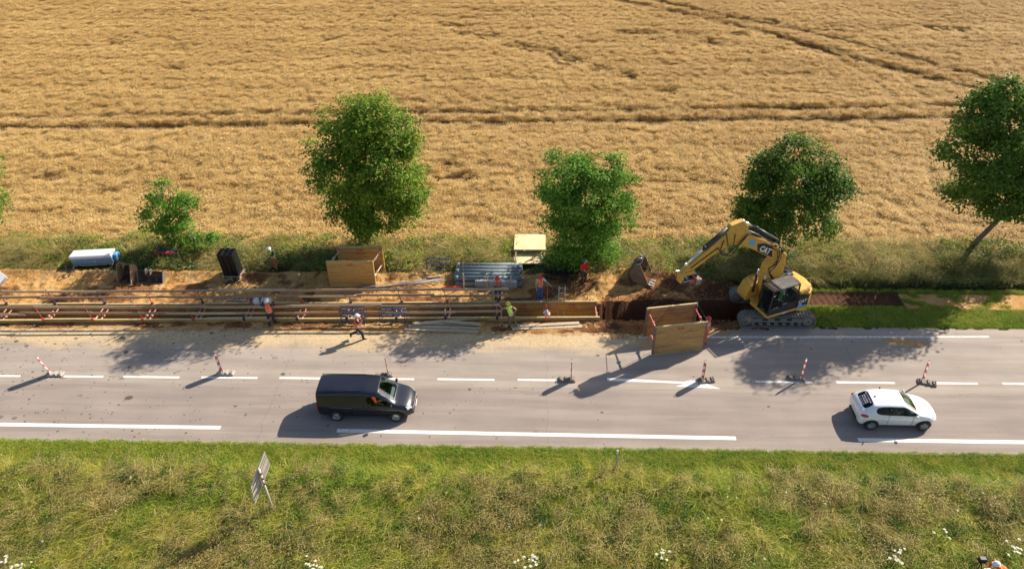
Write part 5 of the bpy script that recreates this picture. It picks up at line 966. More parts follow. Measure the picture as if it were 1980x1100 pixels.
# drivers (seated figures)
SEAT = dict(pel=(0, 0, .30), che=(0, -.08, .66), nek=(0, -.08, .84), hed=(0, -.05, .99), sl=(-.19, -.06, .78), sr=(.19, -.06, .78), el=(-.24, .10, .56), er=(.24, .10, .56), wl=(-.14, .34, .62), wr=(.14, .34, .62), hl=(-.10, 0, .28), hr=(.10, 0, .28), kl=(-.14, .42, .32), kr=(.14, .42, .32), al=(-.14, .62, .02), ar=(.14, .62, .02), tl=(-.14, .74, .0), tr=(.14, .74, .0))
v = VAN.location; person('driver in bright orange jacket behind the van side window', (v.x+1.50-1.08, v.y-.42, .46), R(-90), MHIO, MNVT, None, None, SEAT, jacket=True, sleeves='long', group='people inside vehicles')
v = HB.location; person('driver in pale clothes behind the white car front side window', (v.x+1.27-1.40, v.y-.36, .30), R(-90), MSHW, MNVT, None, None, SEAT, jacket=True, sleeves='long', scale=.95, group='people inside vehicles')

# ------------------------------------------------------------------ the tracked excavator (local: x forward, y left, z up)
TH = R(24.3); EX = thing('excavator', 'yellow tracked excavator with raised arm straddling the trench end', 'excavator', (16.9, 6.3, 0.0), 0)
def track(sy):
    """undercarriage runs along the road, so tracks are built in world axes"""
    yc = -1.20 if sy < 0 else 1.20; L, H_, r = 4.45, 0.86, 0.42; W_ = 0.62
    n = 54; path = []; per = 2*(L-2*r)+2*math.pi*r; st_ = L-2*r
    def at(s):
        s %= per
        if s < st_: return (-st_/2+s, H_, 0.0)
        s -= st_
        if s < math.pi*r: a_ = s/r; return (st_/2+math.sin(a_)*r, H_/2+math.cos(a_)*H_/2, a_)
        s -= math.pi*r
        if s < st_: return (st_/2-s, 0.0, math.pi)
        s -= st_; a_ = s/r; return (-st_/2-math.sin(a_)*r, H_/2-math.cos(a_)*H_/2, math.pi+a_)
    b = MB(); m_ = 60; v = []
    for k in range(m_):
        x, z, a_ = at(per*k/m_); nx_, nz_ = math.sin(a_), math.cos(a_); v += [(x-nx_*.03, yc-W_/2, z-nz_*.03), (x-nx_*.03, yc+W_/2, z-nz_*.03), (x-nx_*.08, yc+W_/2, z-nz_*.08), (x-nx_*.08, yc-W_/2, z-nz_*.08)]
    f = []
    for k in range(m_):
        q = (k+1) % m_
        for j in range(4): f.append((4*k+j, 4*q+j, 4*q+(j+1) % 4, 4*k+(j+1) % 4))
    b.add(v, f)
    for k in range(n):
        x, z, a_ = at(per*k/n); rot = Matrix.Rotation(a_, 3, 'Y'); b.box((x-math.sin(a_)*.03, yc, z-math.cos(a_)*.03), (.135, W_, .03), rot=rot); b.box((x+math.sin(a_)*0.0, yc, z+math.cos(a_)*0.0), (.03, W_, .05), rot=rot)
    tr_ = b.build('track', MTRACK, EX)
    b = MB(); b.box((0, yc, H_/2+.02), (st_, W_*.62, .30), bev=.04); b.box((0, yc-sy*-1*W_*.30*-1, H_/2+.10), (st_*.8, .06, .10)); b.build('track_frame', MTRACK, tr_)
    for xx in (-st_/2, st_/2): b = MB(); b.lathe([(.05, -W_*.42), (.30, -W_*.42), (.34, -W_*.3), (.34, W_*.3), (.30, W_*.42), (.05, W_*.42)], (xx, yc, H_/2), (0, 1, 0), 20); b.build('sprocket', MTRACK, tr_, True)
    for q in range(7): b = MB(); b.lathe([(.03, -W_*.36), (.11, -W_*.36), (.11, W_*.36), (.03, W_*.36)], (-st_/2+.45+q*(st_-.9)/6, yc, .17), (0, 1, 0), 12); b.build('roller', MTRACK, tr_, True)
    for xx in (-.7, 0, .7): b = MB(); b.box((xx, yc-W_*.32 if sy < 0 else yc-W_*.32, H_/2+.10), (.30, .05, .09)); b.build('step', MDARK, tr_)
track(-1); track(1)
b = MB(); b.box((0, 0, .62), (1.6, 2.3, .34), bev=.08); b.lathe([(.65, 0), (.65, .28), (.6, .30)], (0, 0, .74), (0, 0, 1), 24); b.build('undercarriage', MTRACK, EX)
# slewing upper: parts parented directly, rotated by the slew angle
SL = Matrix.Rotation(math.pi+TH, 4, 'Z')
def up(o): o.matrix_local = SL; return o
b = MB(); pl = [(1.55, 1.40), (1.55, -.2), (1.30, -.2), (1.30, -1.30), (-1.3, -1.38), (-1.75, -1.15), (-2.02, -.7), (-2.12, 0), (-2.02, .7), (-1.75, 1.15), (-1.3, 1.40)]
b.prism(pl, .98, 1.16, lambda u, v, w_: Vector((u, v, w_))); up(b.build('deck', MYEL, EX, False, .03))
cwp = [(-.95, -1.36), (-1.3, -1.38), (-1.75, -1.15), (-2.02, -.7), (-2.12, 0), (-2.02, .7), (-1.75, 1.15), (-1.3, 1.38), (-.95, 1.38)]
b = MB(); b.prism(cwp, 1.165, 2.02, lambda u, v, w_: Vector((u*(1-(w_-1.16)*.02), v, w_))); CW = up(b.build('counterweight', MYEL, EX, False, .10))
b = MB(); b.prism([(-.62, .42), (-.62, 1.37), (-.95, 1.38), (-1.30, 1.36), (-1.62, 1.12), (-1.62, .42)], 2.03, 2.22, lambda u, v, w_: Vector((u, v, w_))); up(b.build('hood', MYEL, EX, False, .05))
b = MB(); b.prism([(-.35, -1.32), (-.35, -.30), (-1.45, -.30), (-1.55, -.9), (-1.3, -1.32)], 1.17, 2.32, lambda u, v, w_: Vector((u, v, w_))); up(b.build('engine_cover', MMACH, EX, False, .06))
b = MB(); b.prism([(-.62, -.30), (-.62, .42), (-1.7, .42), (-1.7, -.3)], 2.03, 2.12, lambda u, v, w_: Vector((u, v, w_))); up(b.build('engine_hood', MYEL, EX, False, .03))
b = MB(); b.box((-1.1, 0.1, 2.14), (.55, .5, .03)); up(b.build('grille', MMACH, EX))
b = MB(); b.tube([(-.75, -.15, 2.1), (-.75, -.15, 2.42), (-.82, -.15, 2.50)], .05, 8); up(b.build('exhaust', MMACH, EX))
b = MB(); b.box((-.42, -.42, 2.36), (.14, .14, .08)); up(b.build('beacon', MREDP, EX))
# right front tool box
b = MB(); bxp = [(1.62, 1.0), (1.70, 1.25), (1.40, 1.95), (1.05, 2.12), (.35, 2.12), (.35, 1.0)]; b.prism(bxp, -1.36, -.52, lambda u, v, w_: Vector((u, w_, v))); BX = up(b.build('tool_box', MYEL, EX, False, .06))
b = MB(); hp = [(.75, -1.15), (.75, -.75), (1.10, -.75), (1.15, -.95), (1.10, -1.15)]; b.tube([(p_[0], p_[1], 2.16) for p_ in hp+hp[:1]], .012, 5); b.build('handrail', MMACH, BX)
b = MB(); b.tube([(1.45, -1.3, 1.98), (1.30, -1.3, 2.5), (.45, -1.3, 2.55), (.40, -1.3, 2.15)], .018, 6); up(b.build('handrail', MMACH, EX))
# cab
cx0, cx1, cy0, cy1, cz0, cz1 = -.45, 1.50, .42, 1.40, 1.17, 2.90
def cabframe():
    b = MB(); t = .07
    for yy in (cy0+t/2, cy1-t/2):
        for xa, za, xb, zb_ in ((cx0+.03, cz0, cx0+.03, cz1), (.62, cz0, .52, cz1), (cx1-.02, cz0, cx1-.14, cz1)): b.tube([(xa, yy, za), (xb, yy, zb_)], .045, 6)
        b.tube([(cx0, yy, cz1-.04), (cx1-.14, yy, cz1-.04)], .045, 6)
    for xx, zz in ((cx0+.03, cz1-.04), (cx1-.14, cz1-.04)): b.tube([(xx, cy0, zz), (xx, cy1, zz)], .045, 6)
    return b
CAB = up(cabframe().build('cab', MMACH, EX))
def cpart(b, name, mat, par=None, sm=False, bev=0): o = b.build(name, mat, par or CAB, sm, bev); return o
b = MB(); b.box(((cx0+.62)/2, cy1-.03, 1.45), (1.05, .05, .56)); b.box((1.05, cy1-.03, 1.38), (.82, .05, .42)); b.box((cx0+.02, (cy0+cy1)/2, 1.7), (.05, .95, 1.1)); cpart(b, 'door_panel', MMACH)
b = MB(); b.box((.28, (cy0+cy1)/2, cz1+.0), (1.42, cy1-cy0+.02, .07), bev=.03); b.box((-.30, (cy0+cy1)/2, cz1+.0), (.3, .9, .06)); cpart(b, 'roof', paint('dusty cab roof', (0.062, 0.056, 0.054), .6, 0, .5, (.25, .22, .18), 2))
g_ = MB()
for q in range(8): yy = cy0+.06+q*.122; g_.box((1.22, yy, cz1+.03), (.62, .03, .05))
for xx in (.92, 1.2, 1.5): g_.box((xx, (cy0+cy1)/2, cz1+.0), (.03, cy1-cy0, .04))
cpart(g_, 'roof_guard', MMACH); b = MB(); b.box((1.18, (cy0+cy1)/2, cz1-.06), (.5, .85, .02)); cpart(b, 'roof_window', paint('brownish skylight blind', (.30, .19, .16), .5)); b = MB(); b.box((.55, cy0+.02, 1.75), (1.8, .03, 1.1)); b.box(((cx0+cx1)/2, (cy0+cy1)/2, 1.2), (1.9, .9, .04)); cpart(b, 'far_wall', MMACH)
MCABG = glassmat('greenish cab glass', (0.50, 0.60, 0.54), -0.02)
b = MB(); b.add([(.62, cy1-.01, 1.62), (cx1-.06, cy1-.01, 1.62), (cx1-.16, cy1-.01, cz1-.08), (.54, cy1-.01, cz1-.08)], [(0, 1, 2, 3)]); cpart(b, 'side_window', MCABG)
b = MB(); b.add([(cx0+.08, cy1-.01, 1.75), (.55, cy1-.01, 1.75), (.48, cy1-.01, cz1-.08), (cx0+.08, cy1-.01, cz1-.08)], [(0, 1, 2, 3)]); cpart(b, 'side_window', MCABG)
b = MB(); b.add([(cx1, cy0+.05, 1.30), (cx1, cy1-.05, 1.30), (cx1-.13, cy1-.05, cz1-.08), (cx1-.13, cy0+.05, cz1-.08)], [(0, 1, 2, 3)]); cpart(b, 'front_window', MCABG)
b = MB()
for q in range(9): b.box((cx1+.04-.008*q, (cy0+cy1)/2, 1.30+q*.14), (.02, .88, .02))
for yy in (cy0+.04, cy1-.04): b.tube([(cx1+.05, yy, 1.2), (cx1-.08, yy, cz1-.1)], .016, 6)
cpart(b, 'front_guard', MMACH); b = MB(); b.tube([(cx1+.02, cy1, 1.3), (cx1+.10, cy1+.04, 1.6), (cx1+.0, cy1+.02, 2.1)], .018, 6); cpart(b, 'grab_handle', MMACH)
b = MB(); b.box((.35, .9, 1.42), (.5, .5, .18), bev=.05); b.box((.10, .9, 1.80), (.14, .48, .62), bev=.05); cpart(b, 'seat', MSEAT)
pg = SL@Vector((.32, .90, 0)); person('digger operator in bright green vest seated in the cab', (16.9+pg.x, 6.3+pg.y, 1.22), R(90)+TH, paint('green vest cloth', (.10, .70, .16), .7, 0, .1), MNVT, MSHN, MHELW, SEAT, group='people inside vehicles')
b = MB(); b.prism([(-1.28, 1.17), (-.52, 1.17), (-.52, 2.0), (-1.28, 2.0)], 1.395, 1.42, lambda u, v, w_: Vector((u, w_, v))); SP = up(b.build('side_panel', MMACH, EX))
MBAD = paint('sky blue sticker', (.10, .42, .72), .4, 0, .1)
Mf = Matrix((Vector((-1, 0, 0)), Vector((0, 0, 1)), Vector((0, 1, 0)))).transposed()
text('lettering', 'CAT', .30, MWHT, SP, (-.85, 1.428, 1.56), Mf, .003, bold=.012, shear=.1); text('lettering', '325F', .15, MWHT, SP, (-.72, 1.428, 1.33), Mf, .003, bold=.006)
b = MB(); b.box((-.86, 1.43, 1.20), (.66, .012, .12)); b.build('sticker', MBAD, SP); DK = [o for o in kids(EX) if o.name.startswith('deck')][0]
text('lettering', '325F', .17, MWHT, DK, (.35, 1.408, 1.07), Mf, .003, bold=.008, shear=.2)
# boom, stick and rams
def fz(u, v, w_): return Vector((u, w_, v))
b = MB(); b.prism([(.05, 1.35), (.85, 1.35), (1.22, 2.4), (1.30, 3.05), (1.22, 3.85), (.62, 4.45), (.05, 4.25), (-.12, 3.6), (0, 2.4)], -.28, .22, fz); LB_ = up(b.build('lower_boom', MYEL, EX, False, .05))
b = MB(); b.prism([(-.08, 3.72), (-.10, 4.25), (.69, 4.98), (1.9, 5.80), (3.0, 6.36), (3.40, 6.20), (3.34, 5.75), (2.6, 5.34), (1.25, 4.45), (.5, 3.76)], -.20, .20, fz); BM = up(b.build('boom', MYEL, EX, False, .05))
b = MB(); b.prism([(3.08, 6.95), (3.42, 7.32), (4.20, 7.20), (4.52, 6.72), (6.90, 4.98), (6.98, 4.72), (6.80, 4.58), (5.3, 5.46), (4.2, 5.88), (3.40, 5.85), (2.98, 6.10)], -.16, .16, fz); SK = up(b.build('stick', MYEL, EX, False, .04))
def ram(p0, p1, f_, r_, y, par):
    A_, B_ = Vector((p0[0], y, p0[1])), Vector((p1[0], y, p1[1])); M_ = A_.lerp(B_, f_); b = MB(); b.tube([A_, M_], r_, 12); b.tube([M_.lerp(A_, .02), M_.lerp(A_, -.06)], r_*1.25, 12); o = b.build('ram', MMACH, par, True); b = MB(); b.tube([M_, B_], r_*.55, 10); b.ell(B_, (r_*.9,)*3, 8); b.build('rod', MCHROME, o, True)
ram((4.35, 7.0), (6.72, 5.28), .52, .13, 0.0, SK); ram((.70, 5.30), (3.38, 7.22), .62, .12, 0, BM); ram((1.35, 1.7), (1.28, 3.2), .75, .075, .30, BM); ram((1.35, 1.7), (1.28, 3.2), .75, .075, -.36, BM); ram((-.25, 2.7), (.25, 4.5), .6, .09, -.02, BM)
Mbm = lambda an: Matrix((Vector((-math.cos(an), 0, math.sin(an)*-1)), Vector((-math.sin(an), 0, math.cos(an))), Vector((0, 1, 0)))).transposed()
an = math.atan2(6.36-4.98, 3.0-.69)
b = MB(); b.prism([(1.0, 4.38), (1.15, 5.15), (1.75, 5.50), (2.25, 5.58), (2.15, 5.10)], .203, .212, fz); DC = b.build('decal', MBLACK, BM)
text('lettering', 'CAT', .46, MWHT, DC, (1.62, .222, 5.02), Mbm(an), .003, bold=.02); b = MB(); b.add([(1.50, .224, 4.80), (1.78, .224, 4.95), (1.66, .224, 5.02)], [(0, 1, 2)]); b.build('emblem', MYEL, DC)
b = MB(); b.prism([(2.42, 5.55), (2.40, 5.80), (2.68, 5.95), (2.88, 5.92), (2.88, 5.70), (2.62, 5.54)], .203, .213, fz); b.build('sticker', MBAD, BM)
b = MB()
for k, (pp_, rr_) in enumerate((([(1.15, .24, 5.2), (.75, .30, 5.1), (.62, .34, 4.5), (.70, .34, 3.9), (1.15, .30, 3.7), (.9, .26, 3.2), (.5, .2, 2.6)], .035), ([(1.05, .28, 5.25), (.60, .34, 5.0), (.50, .38, 4.3), (.75, .36, 3.75), (1.05, .3, 3.4), (.3, .25, 2.5)], .03), ([(1.2, .3, 5.1), (.9, .4, 4.9), (.75, .42, 4.3), (.95, .38, 3.9)], .028))): b.tube(pp_, rr_, 6)
b.build('hose', MBLACK, BM, True)
b = MB()
for k, pp_ in enumerate(([(2.0, .1, 5.9), (2.9, .12, 6.5), (3.2, .24, 6.35), (3.7, .26, 5.9), (4.3, .24, 5.4), (4.75, .22, 5.75), (4.6, .2, 6.4)], [(2.2, .05, 6.0), (2.95, .2, 6.45), (3.5, .26, 5.95), (4.0, .28, 5.3), (4.6, .26, 5.5), (4.9, .2, 6.0), (5.6, .19, 5.6), (6.5, .18, 5.1)], [(3.9, .2, 6.6), (3.95, .26, 6.0), (4.3, .26, 6.0), (4.5, .2, 6.8)])): b.tube(pp_, .028, 6)
b.build('hose', MBLACK, SK, True)
b = MB(); b.tube([(.6, .08, 4.98), (1.9, .08, 5.87), (2.8, .08, 6.38)], .03, 6); b.tube([(.6, -.05, 4.98), (1.9, -.05, 5.87), (2.8, -.05, 6.38)], .03, 6); b.tube([(2.0, -.1, 5.95), (2.8, -.12, 6.42)], .025, 6); b.build('pipe_line', MALU, BM, True)
for x_, z_ in ((.35, 4.5), (1.0, 5.35)): b = MB(); b.box((x_, 0, z_+.15), (.10, .55, .25)); b.build('bracket', MMACH, BM)
b = MB(); b.box((.15, -.55, 1.9), (.8, .3, 1.1), bev=.04); b.tube([(.1, -.4, 2.3), (.4, -.35, 2.9), (.2, -.3, 3.4)], .05, 6); b.tube([(.3, -.4, 2.3), (.6, -.35, 2.8), (.5, -.3, 3.3)], .045, 6); up(b.build('valve_block', MMACH, EX))
# coupler and grab hanging from the stick
b = MB(); b.box((6.95, 0, 4.55), (.22, .42, .65), bev=.05); b.prism([(6.2, 4.95), (6.9, 4.85), (6.9, 4.7), (6.3, 4.65)], -.22, .22, fz); CPL = up(b.build('coupler', MYEL, EX, False, .02))
b = MB(); b.tube([(7.35, .1, 5.10), (6.95, .05, 5.0)], .035, 8); b.tube([(6.9, .24, 4.35), (6.2, .24, 4.32)], .04, 8); b.build('link', MCHROME, CPL)
b = MB(); b.box((6.55, 0, 4.28), (.75, .55, .28), bev=.05); b.box((6.35, 0, 4.02), (.4, .45, .3), bev=.05); b.box((6.15, .05, 4.5), (.3, .35, .25), bev=.03); b.build('quick_hitch', MMACH, CPL)
b = MB(); b.box((6.35, .28, 4.22), (.35, .08, .22), bev=.02); b.tube([(6.3, .2, 4.6), (6.0, .25, 4.25)], .05, 6); b.build('lock_plate', MREDP, CPL); b = MB(); b.box((5.85, .05, 4.05), (.35, .40, .42), bev=.06); b.build('rotator', MSTEEL, CPL)
hook = Vector((16.9, 6.3, 0))+(SL@Vector((6.45, 0, 3.9)))
TP = [Vector((P[0].x, P[0].y, 2.05)), Vector((P[1].x, P[1].y, 2.05)), Vector((P[2].x, P[2].y, 2.05)), Vector((P[3].x, P[3].y, 2.05))]
for i, q in enumerate(TP):
    q = q+(mid+Vector((0, 0, 2.05))-Vector((mid.x, mid.y, 0)) *0-q)*0.0; b = MB(); b.tube([Vector((0, 0, 0)), (q-hook)*.5+Vector((0, 0, -.01)), q-hook], .016, 5); o = b.build('lifting_sling', MROPE); o.location = hook
    tag(o, 'chain sling from digger hitch to the %s corner of the hanging shield' % ['near left', 'near right', 'far left', 'far right'][i], 'sling', 'slings holding the shield')
# ------------------------------------------------------------------ detached buckets
MBKI = paint('dark worn bucket steel', (.055, .048, .042), .6, .2, .6, (.16, .12, .09), 3)
def bucket(label, loc, rz, prof, wdt, mats, teeth=0, tilt=None):
    """prof: side profile (u forward, v up) of the curved back from lip to top edge"""
    root = thing('digger_bucket', label, 'excavator bucket', loc, rz, 'detached digger buckets'); th = .035; n = len(prof)
    if tilt: root.rotation_euler = tilt
    inn = []
    for i in range(n):
        d = Vector((prof[min(i+1, n-1)][0]-prof[max(i-1, 0)][0], prof[min(i+1, n-1)][1]-prof[max(i-1, 0)][1])).normalized(); inn.append((prof[i][0]-d.y*th, prof[i][1]+d.x*th))
    b = MB(); v = []
    for q in (prof, inn):
        for p_ in q: v += [(-wdt/2, p_[0], p_[1]), (wdt/2, p_[0], p_[1])]
    f = [(2*i, 2*i+1, 2*i+3, 2*i+2) for i in range(n-1)]+[(2*n+2*i+2, 2*n+2*i+3, 2*n+2*i+1, 2*n+2*i) for i in range(n-1)]+[(0, 2*n, 2*n+1, 1), (2*n-2, 2*n-1, 4*n-1, 4*n-2)]; b.add(v, f); b.build('shell', MBKI, root)
    for s in (-1, 1): b = MB(); b.prism(prof, s*wdt/2, s*(wdt/2-.04), lambda u, v_, w_: Vector((w_, u, v_))); b.build('side_plate', mats[1], root)
    t = prof[-1]
    for s in (-1, 1): b = MB(); b.prism([(t[0]-.30, t[1]-.12), (t[0]+.02, t[1]-.02), (t[0]-.02, t[1]+.22), (t[0]-.22, t[1]+.25)], s*.13, s*.18, lambda u, v_, w_: Vector((w_, u, v_))); b.build('lug', mats[2], root)
    b = MB(); b.tube([(-.24, t[0]-.1, t[1]+.12), (.24, t[0]-.1, t[1]+.12)], .045, 8); b.build('pin', mats[2], root); l = prof[0]; sg = 1 if prof[0][0] > prof[1][0] else -1
    b = MB(); b.box((0, l[0]-.02, l[1]+.01), (wdt, .12, .04)); b.build('cutting_edge', MSTEEL, root)
    for k in range(teeth):
        x = -wdt/2+.08+(wdt-.16)*k/(teeth-1); b = MB(); b.loft([[Vector((x+sx*w_, l[0]+dy, l[1]+sz*h_+.01)) for sx, sz in ((-1, -1), (1, -1), (1, 1), (-1, 1))] for w_, h_, dy in ((.06, .05, -.02*sg), (.055, .045, .12*sg), (.03, .015, .30*sg))]); b.build('tooth', paint('polished tooth steel', (.62, .60, .57), .35, .5, .3, (.3, .22, .15), 6), root)
    return root
c = GY(241, 549); bucket('deep open bucket with dark inside facing the road, left of the pair', c, R(-8), [(-.05, .0), (.45, -.02), (.85, .12), (1.02, .45), (.95, .85), (.70, 1.12), (.45, 1.20)], 1.0, [MRUST, paint('tan worn side plate', (.36, .25, .16), .6, .2, .5, (.2, .14, .1), 3), MRUST])
c = GY(290, 547); bucket('low wide ditching bucket with pale rim, right of the deep bucket', c, R(-4), [(-.0, .0), (.30, -.02), (.55, .12), (.62, .38), (.50, .62), (.36, .70)], 1.75, [MRUST, MSTEEL, MSTEEL])
c = GY(1243, 552); root = bucket('large rusty toothed bucket lying on its side on the soil mound left of the digger', (c[0]-.05, c[1]+.45, c[2]+.05), R(-110), [(.62, .05), (.15, -.02), (-.40, .10), (-.68, .50), (-.66, .95), (-.42, 1.28), (-.05, 1.42)][::1], 1.30, [MRUST, MRUST, MSTEEL], 5)
# ------------------------------------------------------------------ delineators on the centre line
def stripe_mat():
    m = NM('red and white hatching'); X, Y, Z_ = m.sep(m.obj()); f = m.math('FRACT', m.math('DIVIDE', m.math('ADD', Z_, m.math('MULTIPLY', Y, 1.1)), 0.36)); k = m.math('GREATER_THAN', f, 0.5)
    m.fin(m.mix(k, (.80, .79, .76), (.66, .03, .03)), .45, 0, .4); return m.m
MHAT = stripe_mat()
MBASE = paint('grey recycled rubber base', (.20, .175, .15), .85, 0, .6, (.33, .29, .25), 6, .3); MBASP = paint('pale dusty rubber base', (.42, .39, .34), .85, 0, .5, (.28, .24, .2), 6, .3)
DL = [((97, 727), (100, 725), 10, .02, .10, 'leaning far left beacon with orange tinted stripes', 55, 1, 1), ((428, 725), (0, 0), 4, 0, .02, 'second beacon from the left with broad red and white stripes', 60, 1, 1), ((750, 729), (0, 0), 0, 0, .02, 'narrow looking beacon just behind the black van', 12, -1, 0), ((1104, 738), (0, 0), 0, 0, .0, 'edge-on beacon that looks like a thin dark post', 0, -1, 0), ((1358, 740), (0, 0), 0, 0, .0, 'dark beacon standing on the white arrow marking', 8, 1, 0), ((1549, 737), (0, 0), 0, 0, .0, 'white edged beacon between the arrow marking and the white car', -12, -1, 0), ((1785, 742), (0, 0), 0, 0, .03, 'rightmost beacon behind the white car', -18, 1, 0)]
for i, (q, _q, rzd, _a, tl_, lb, yaw_, sd_, pale) in enumerate(DL):
    g = G(*q); root = thing('traffic_beacon', lb, 'traffic beacon', (g.x, g.y+.12, .004), R(yaw_ if abs(yaw_) < 30 else yaw_-90 if False else 0), 'red and white beacons along the centre line')
    mb_ = MBASP if pale else MBASE; b = MB(); b.box((sd_*.22, 0, .05), (.95, .38, .10), bev=.03); bs = b.build('base', mb_, root)
    for xx in (-.10, .28, .55): b = MB(); b.box((sd_*xx, 0, .135), (.13, .30, .07), bev=.02); b.build('block', mb_, bs)
    b = MB(); b.tube([(sd_*.60, -.10, .10), (sd_*.62, -.10, .20), (sd_*.62, .10, .20), (sd_*.60, .10, .10)], .02, 6); b.build('handle', mb_, bs)
    # blade: 0.25 wide, 0.95 tall, rounded top, thin, normal along the road
    b = MB(); pf = [(-.125, .12), (.125, .12), (.125, 1.06), (.10, 1.14), (.05, 1.17), (-.05, 1.17), (-.10, 1.14), (-.125, 1.06)]; yw = R([42, 50, 6, 0, -4, -26, -28][i]); Mz = Matrix.Rotation(yw, 3, 'Z')@Matrix.Rotation(-tl_*1.8, 3, 'Y')
    b.prism(pf, -.018, .018, lambda u, v, w_: Vector((w_, u, v))); bd = b.build('blade', MHAT, root, False, .006); bd.rotation_euler = Mz.to_euler(); bd.scale = (1, 1.45, 1.2)
    b = MB(); b.tube([(0, -.05, 1.16), (0, -.045, 1.24), (0, .045, 1.24), (0, .05, 1.16)], .012, 6); b.tube([(0, -.128, .12), (0, -.128, 1.07)], .012, 5); b.tube([(0, .128, .12), (0, .128, 1.07)], .012, 5); b.build('frame', MSTEEL if i in (0, 5) else MBLACK, bd)
# ------------------------------------------------------------------ road sign seen from behind, marker post
g = GS(530, 990); SGN = thing('road_sign', 'large grey ribbed road sign seen from behind on a single post in the near verge', 'road sign', (g.x, g.y, g.z-.05)); 
MSGB = paint('grey beige sign back', (.60, .53, .45), .5, .1, .25, (.40, .34, .29), 3); tv = VY(498, 908, g.y); 
b = MB(); tvz = tv.z-g.z; b.tube([(0, 0, -.3), (-.10, -.02, tvz+.1)], .055, 12); b.build('post', MSGB, SGN, True)
q1, q2, q3, q4 = [VY(x_, y_, g.y+.12) for x_, y_ in ((511, 872), (485, 938), (493, 972), (522, 896))]; o0 = Vector((g.x, g.y, g.z-.05)); qs = [q-o0 for q in (q1, q2, q3, q4)]
# the panel stands across the road direction: widen it in depth
ax = Vector((.52, .854, 0)).normalized(); zt, zm, zb_ = qs[0].z+.0, 0, qs[2].z
def ray_plane(px, py, n_, p0): d = ray(px, py); return CP+d*((p0-CP).dot(n_)/d.dot(n_))
c0 = Vector((g.x-.12, g.y+.10, tv.z-.4)); nn = Vector((.854, -.52, 0)).normalized()
cs = [ray_plane(x_, y_, nn, c0)-o0 for x_, y_ in ((511, 871), (484.5, 941), (493.5, 974), (522, 898))]
top = (cs[0]+cs[3])/2; bot = (cs[1]+cs[2])/2
hw = nn*.02
for (a0, a1) in ((0.0, .55), (.565, 1.0)):
    A0, A1 = cs[0].lerp(cs[3], a0), cs[0].lerp(cs[3], a1); B0, B1 = cs[1].lerp(cs[2], a0), cs[1].lerp(cs[2], a1)
    b = MB(); b.add([A0-hw, A1-hw, B1-hw, B0-hw, A0+hw, A1+hw, B1+hw, B0+hw], [(0, 1, 2, 3), (7, 6, 5, 4), (0, 4, 5, 1), (1, 5, 6, 2), (2, 6, 7, 3), (3, 7, 4, 0)]); pn = b.build('panel', MSGB, SGN)
    for u in (.33, .66): b = MB(); A_ = A0.lerp(A1, u)+hw*1.6; B_ = B0.lerp(B1, u)+hw*1.6; b.tube([A_, B_], .008, 5); b.build('rib', MSTEEL, pn)
for u in (.25, .55, .85): p_ = Vector((-.10*u, -.01, (tvz+.1)*(.62+.36*u))); b = MB(); b.box(p_+nn*.05, (.14, .13, .08)); b.build('clamp', MRUST, SGN)
g = GS(1190, 912); pr = thing('marker_post', 'thin pale marker post standing in the short grass by the road', 'marker post', (g.x, g.y, g.z-.05)); b = MB(); b.box((0, 0, .65), (.07, .07, 1.3), bev=.015); b.build('post', paint('dull post paint', (.42, .42, .38), .6, 0, .5), pr); b = MB(); b.box((0, 0, 1.42), (.08, .08, .24), bev=.02); b.build('cap', MWHT, pr)
# ------------------------------------------------------------------ container, pallet, barriers and oddments
MLBL = paint('light blue container side', (.19, .37, .58), .5, 0, .3, (.35, .35, .36), 2); MLTOP = paint('pale container lid', (.66, .66, .68), .55, 0, .4, (.45, .42, .40), 1.8)
A = G(143, 521); B = G(219, 517); L = (B-A).length+.1; CT = thing('container', 'light blue box container with pale lid lying on trestles at the grass edge', 'container', ((A.x+B.x)/2, (A.y+B.y)/2+.40, .18+gz(A.x+1, A.y+.4)), math.atan2(B.y-A.y, B.x-A.x))
b = MB(); b.prism([(-.30, .0), (.42, .0), (.42, .55), (.34, .66), (-.34, .62), (-.42, .50)], -L/2, L/2, lambda u, v, w_: Vector((w_, u, v))); b.build('box', MLBL, CT, False, .02)
b = MB(); b.prism([(-.46, .53), (.46, .60), (.46, .70), (-.38, .72), (-.46, .62)], -L/2-.02, L/2+.02, lambda u, v, w_: Vector((w_, u, v))); b.build('lid', MLTOP, CT, False, .02); b = MB(); b.box((L/2+.12, .1, .30), (.22, .5, .5), bev=.05); b.tube([(L/2+.2, .3, .5), (L/2+.3, .2, .3)], .06, 8); b.build('valve_box', paint('bright blue', (.08, .30, .65), .45), CT)
for s in (-1, 1):
    b = MB(); b.box((s*L*.36, 0, -.08), (.16, .8, .16)); b.build('trestle', MDARK, CT)
b = MB(); b.box((0, -.36, -.02), (L*.95, .05, .06)); b.build('skid', MBOARDG, CT)
c = GY(140, 532); hz_ = thing('hose_coil', 'small dark tangle of hose on the soil under the left end of the container', 'hose', c); b = MB(); rnd = random.Random(3); b.tube([(math.cos(t)*.25*rnd.uniform(.7, 1.2), math.sin(t)*.22*rnd.uniform(.7, 1.2), .05+.012*k) for k, t in enumerate(np.linspace(0, 16, 40))], .025, 6); b.build('hose', MBLACK, hz_, True)
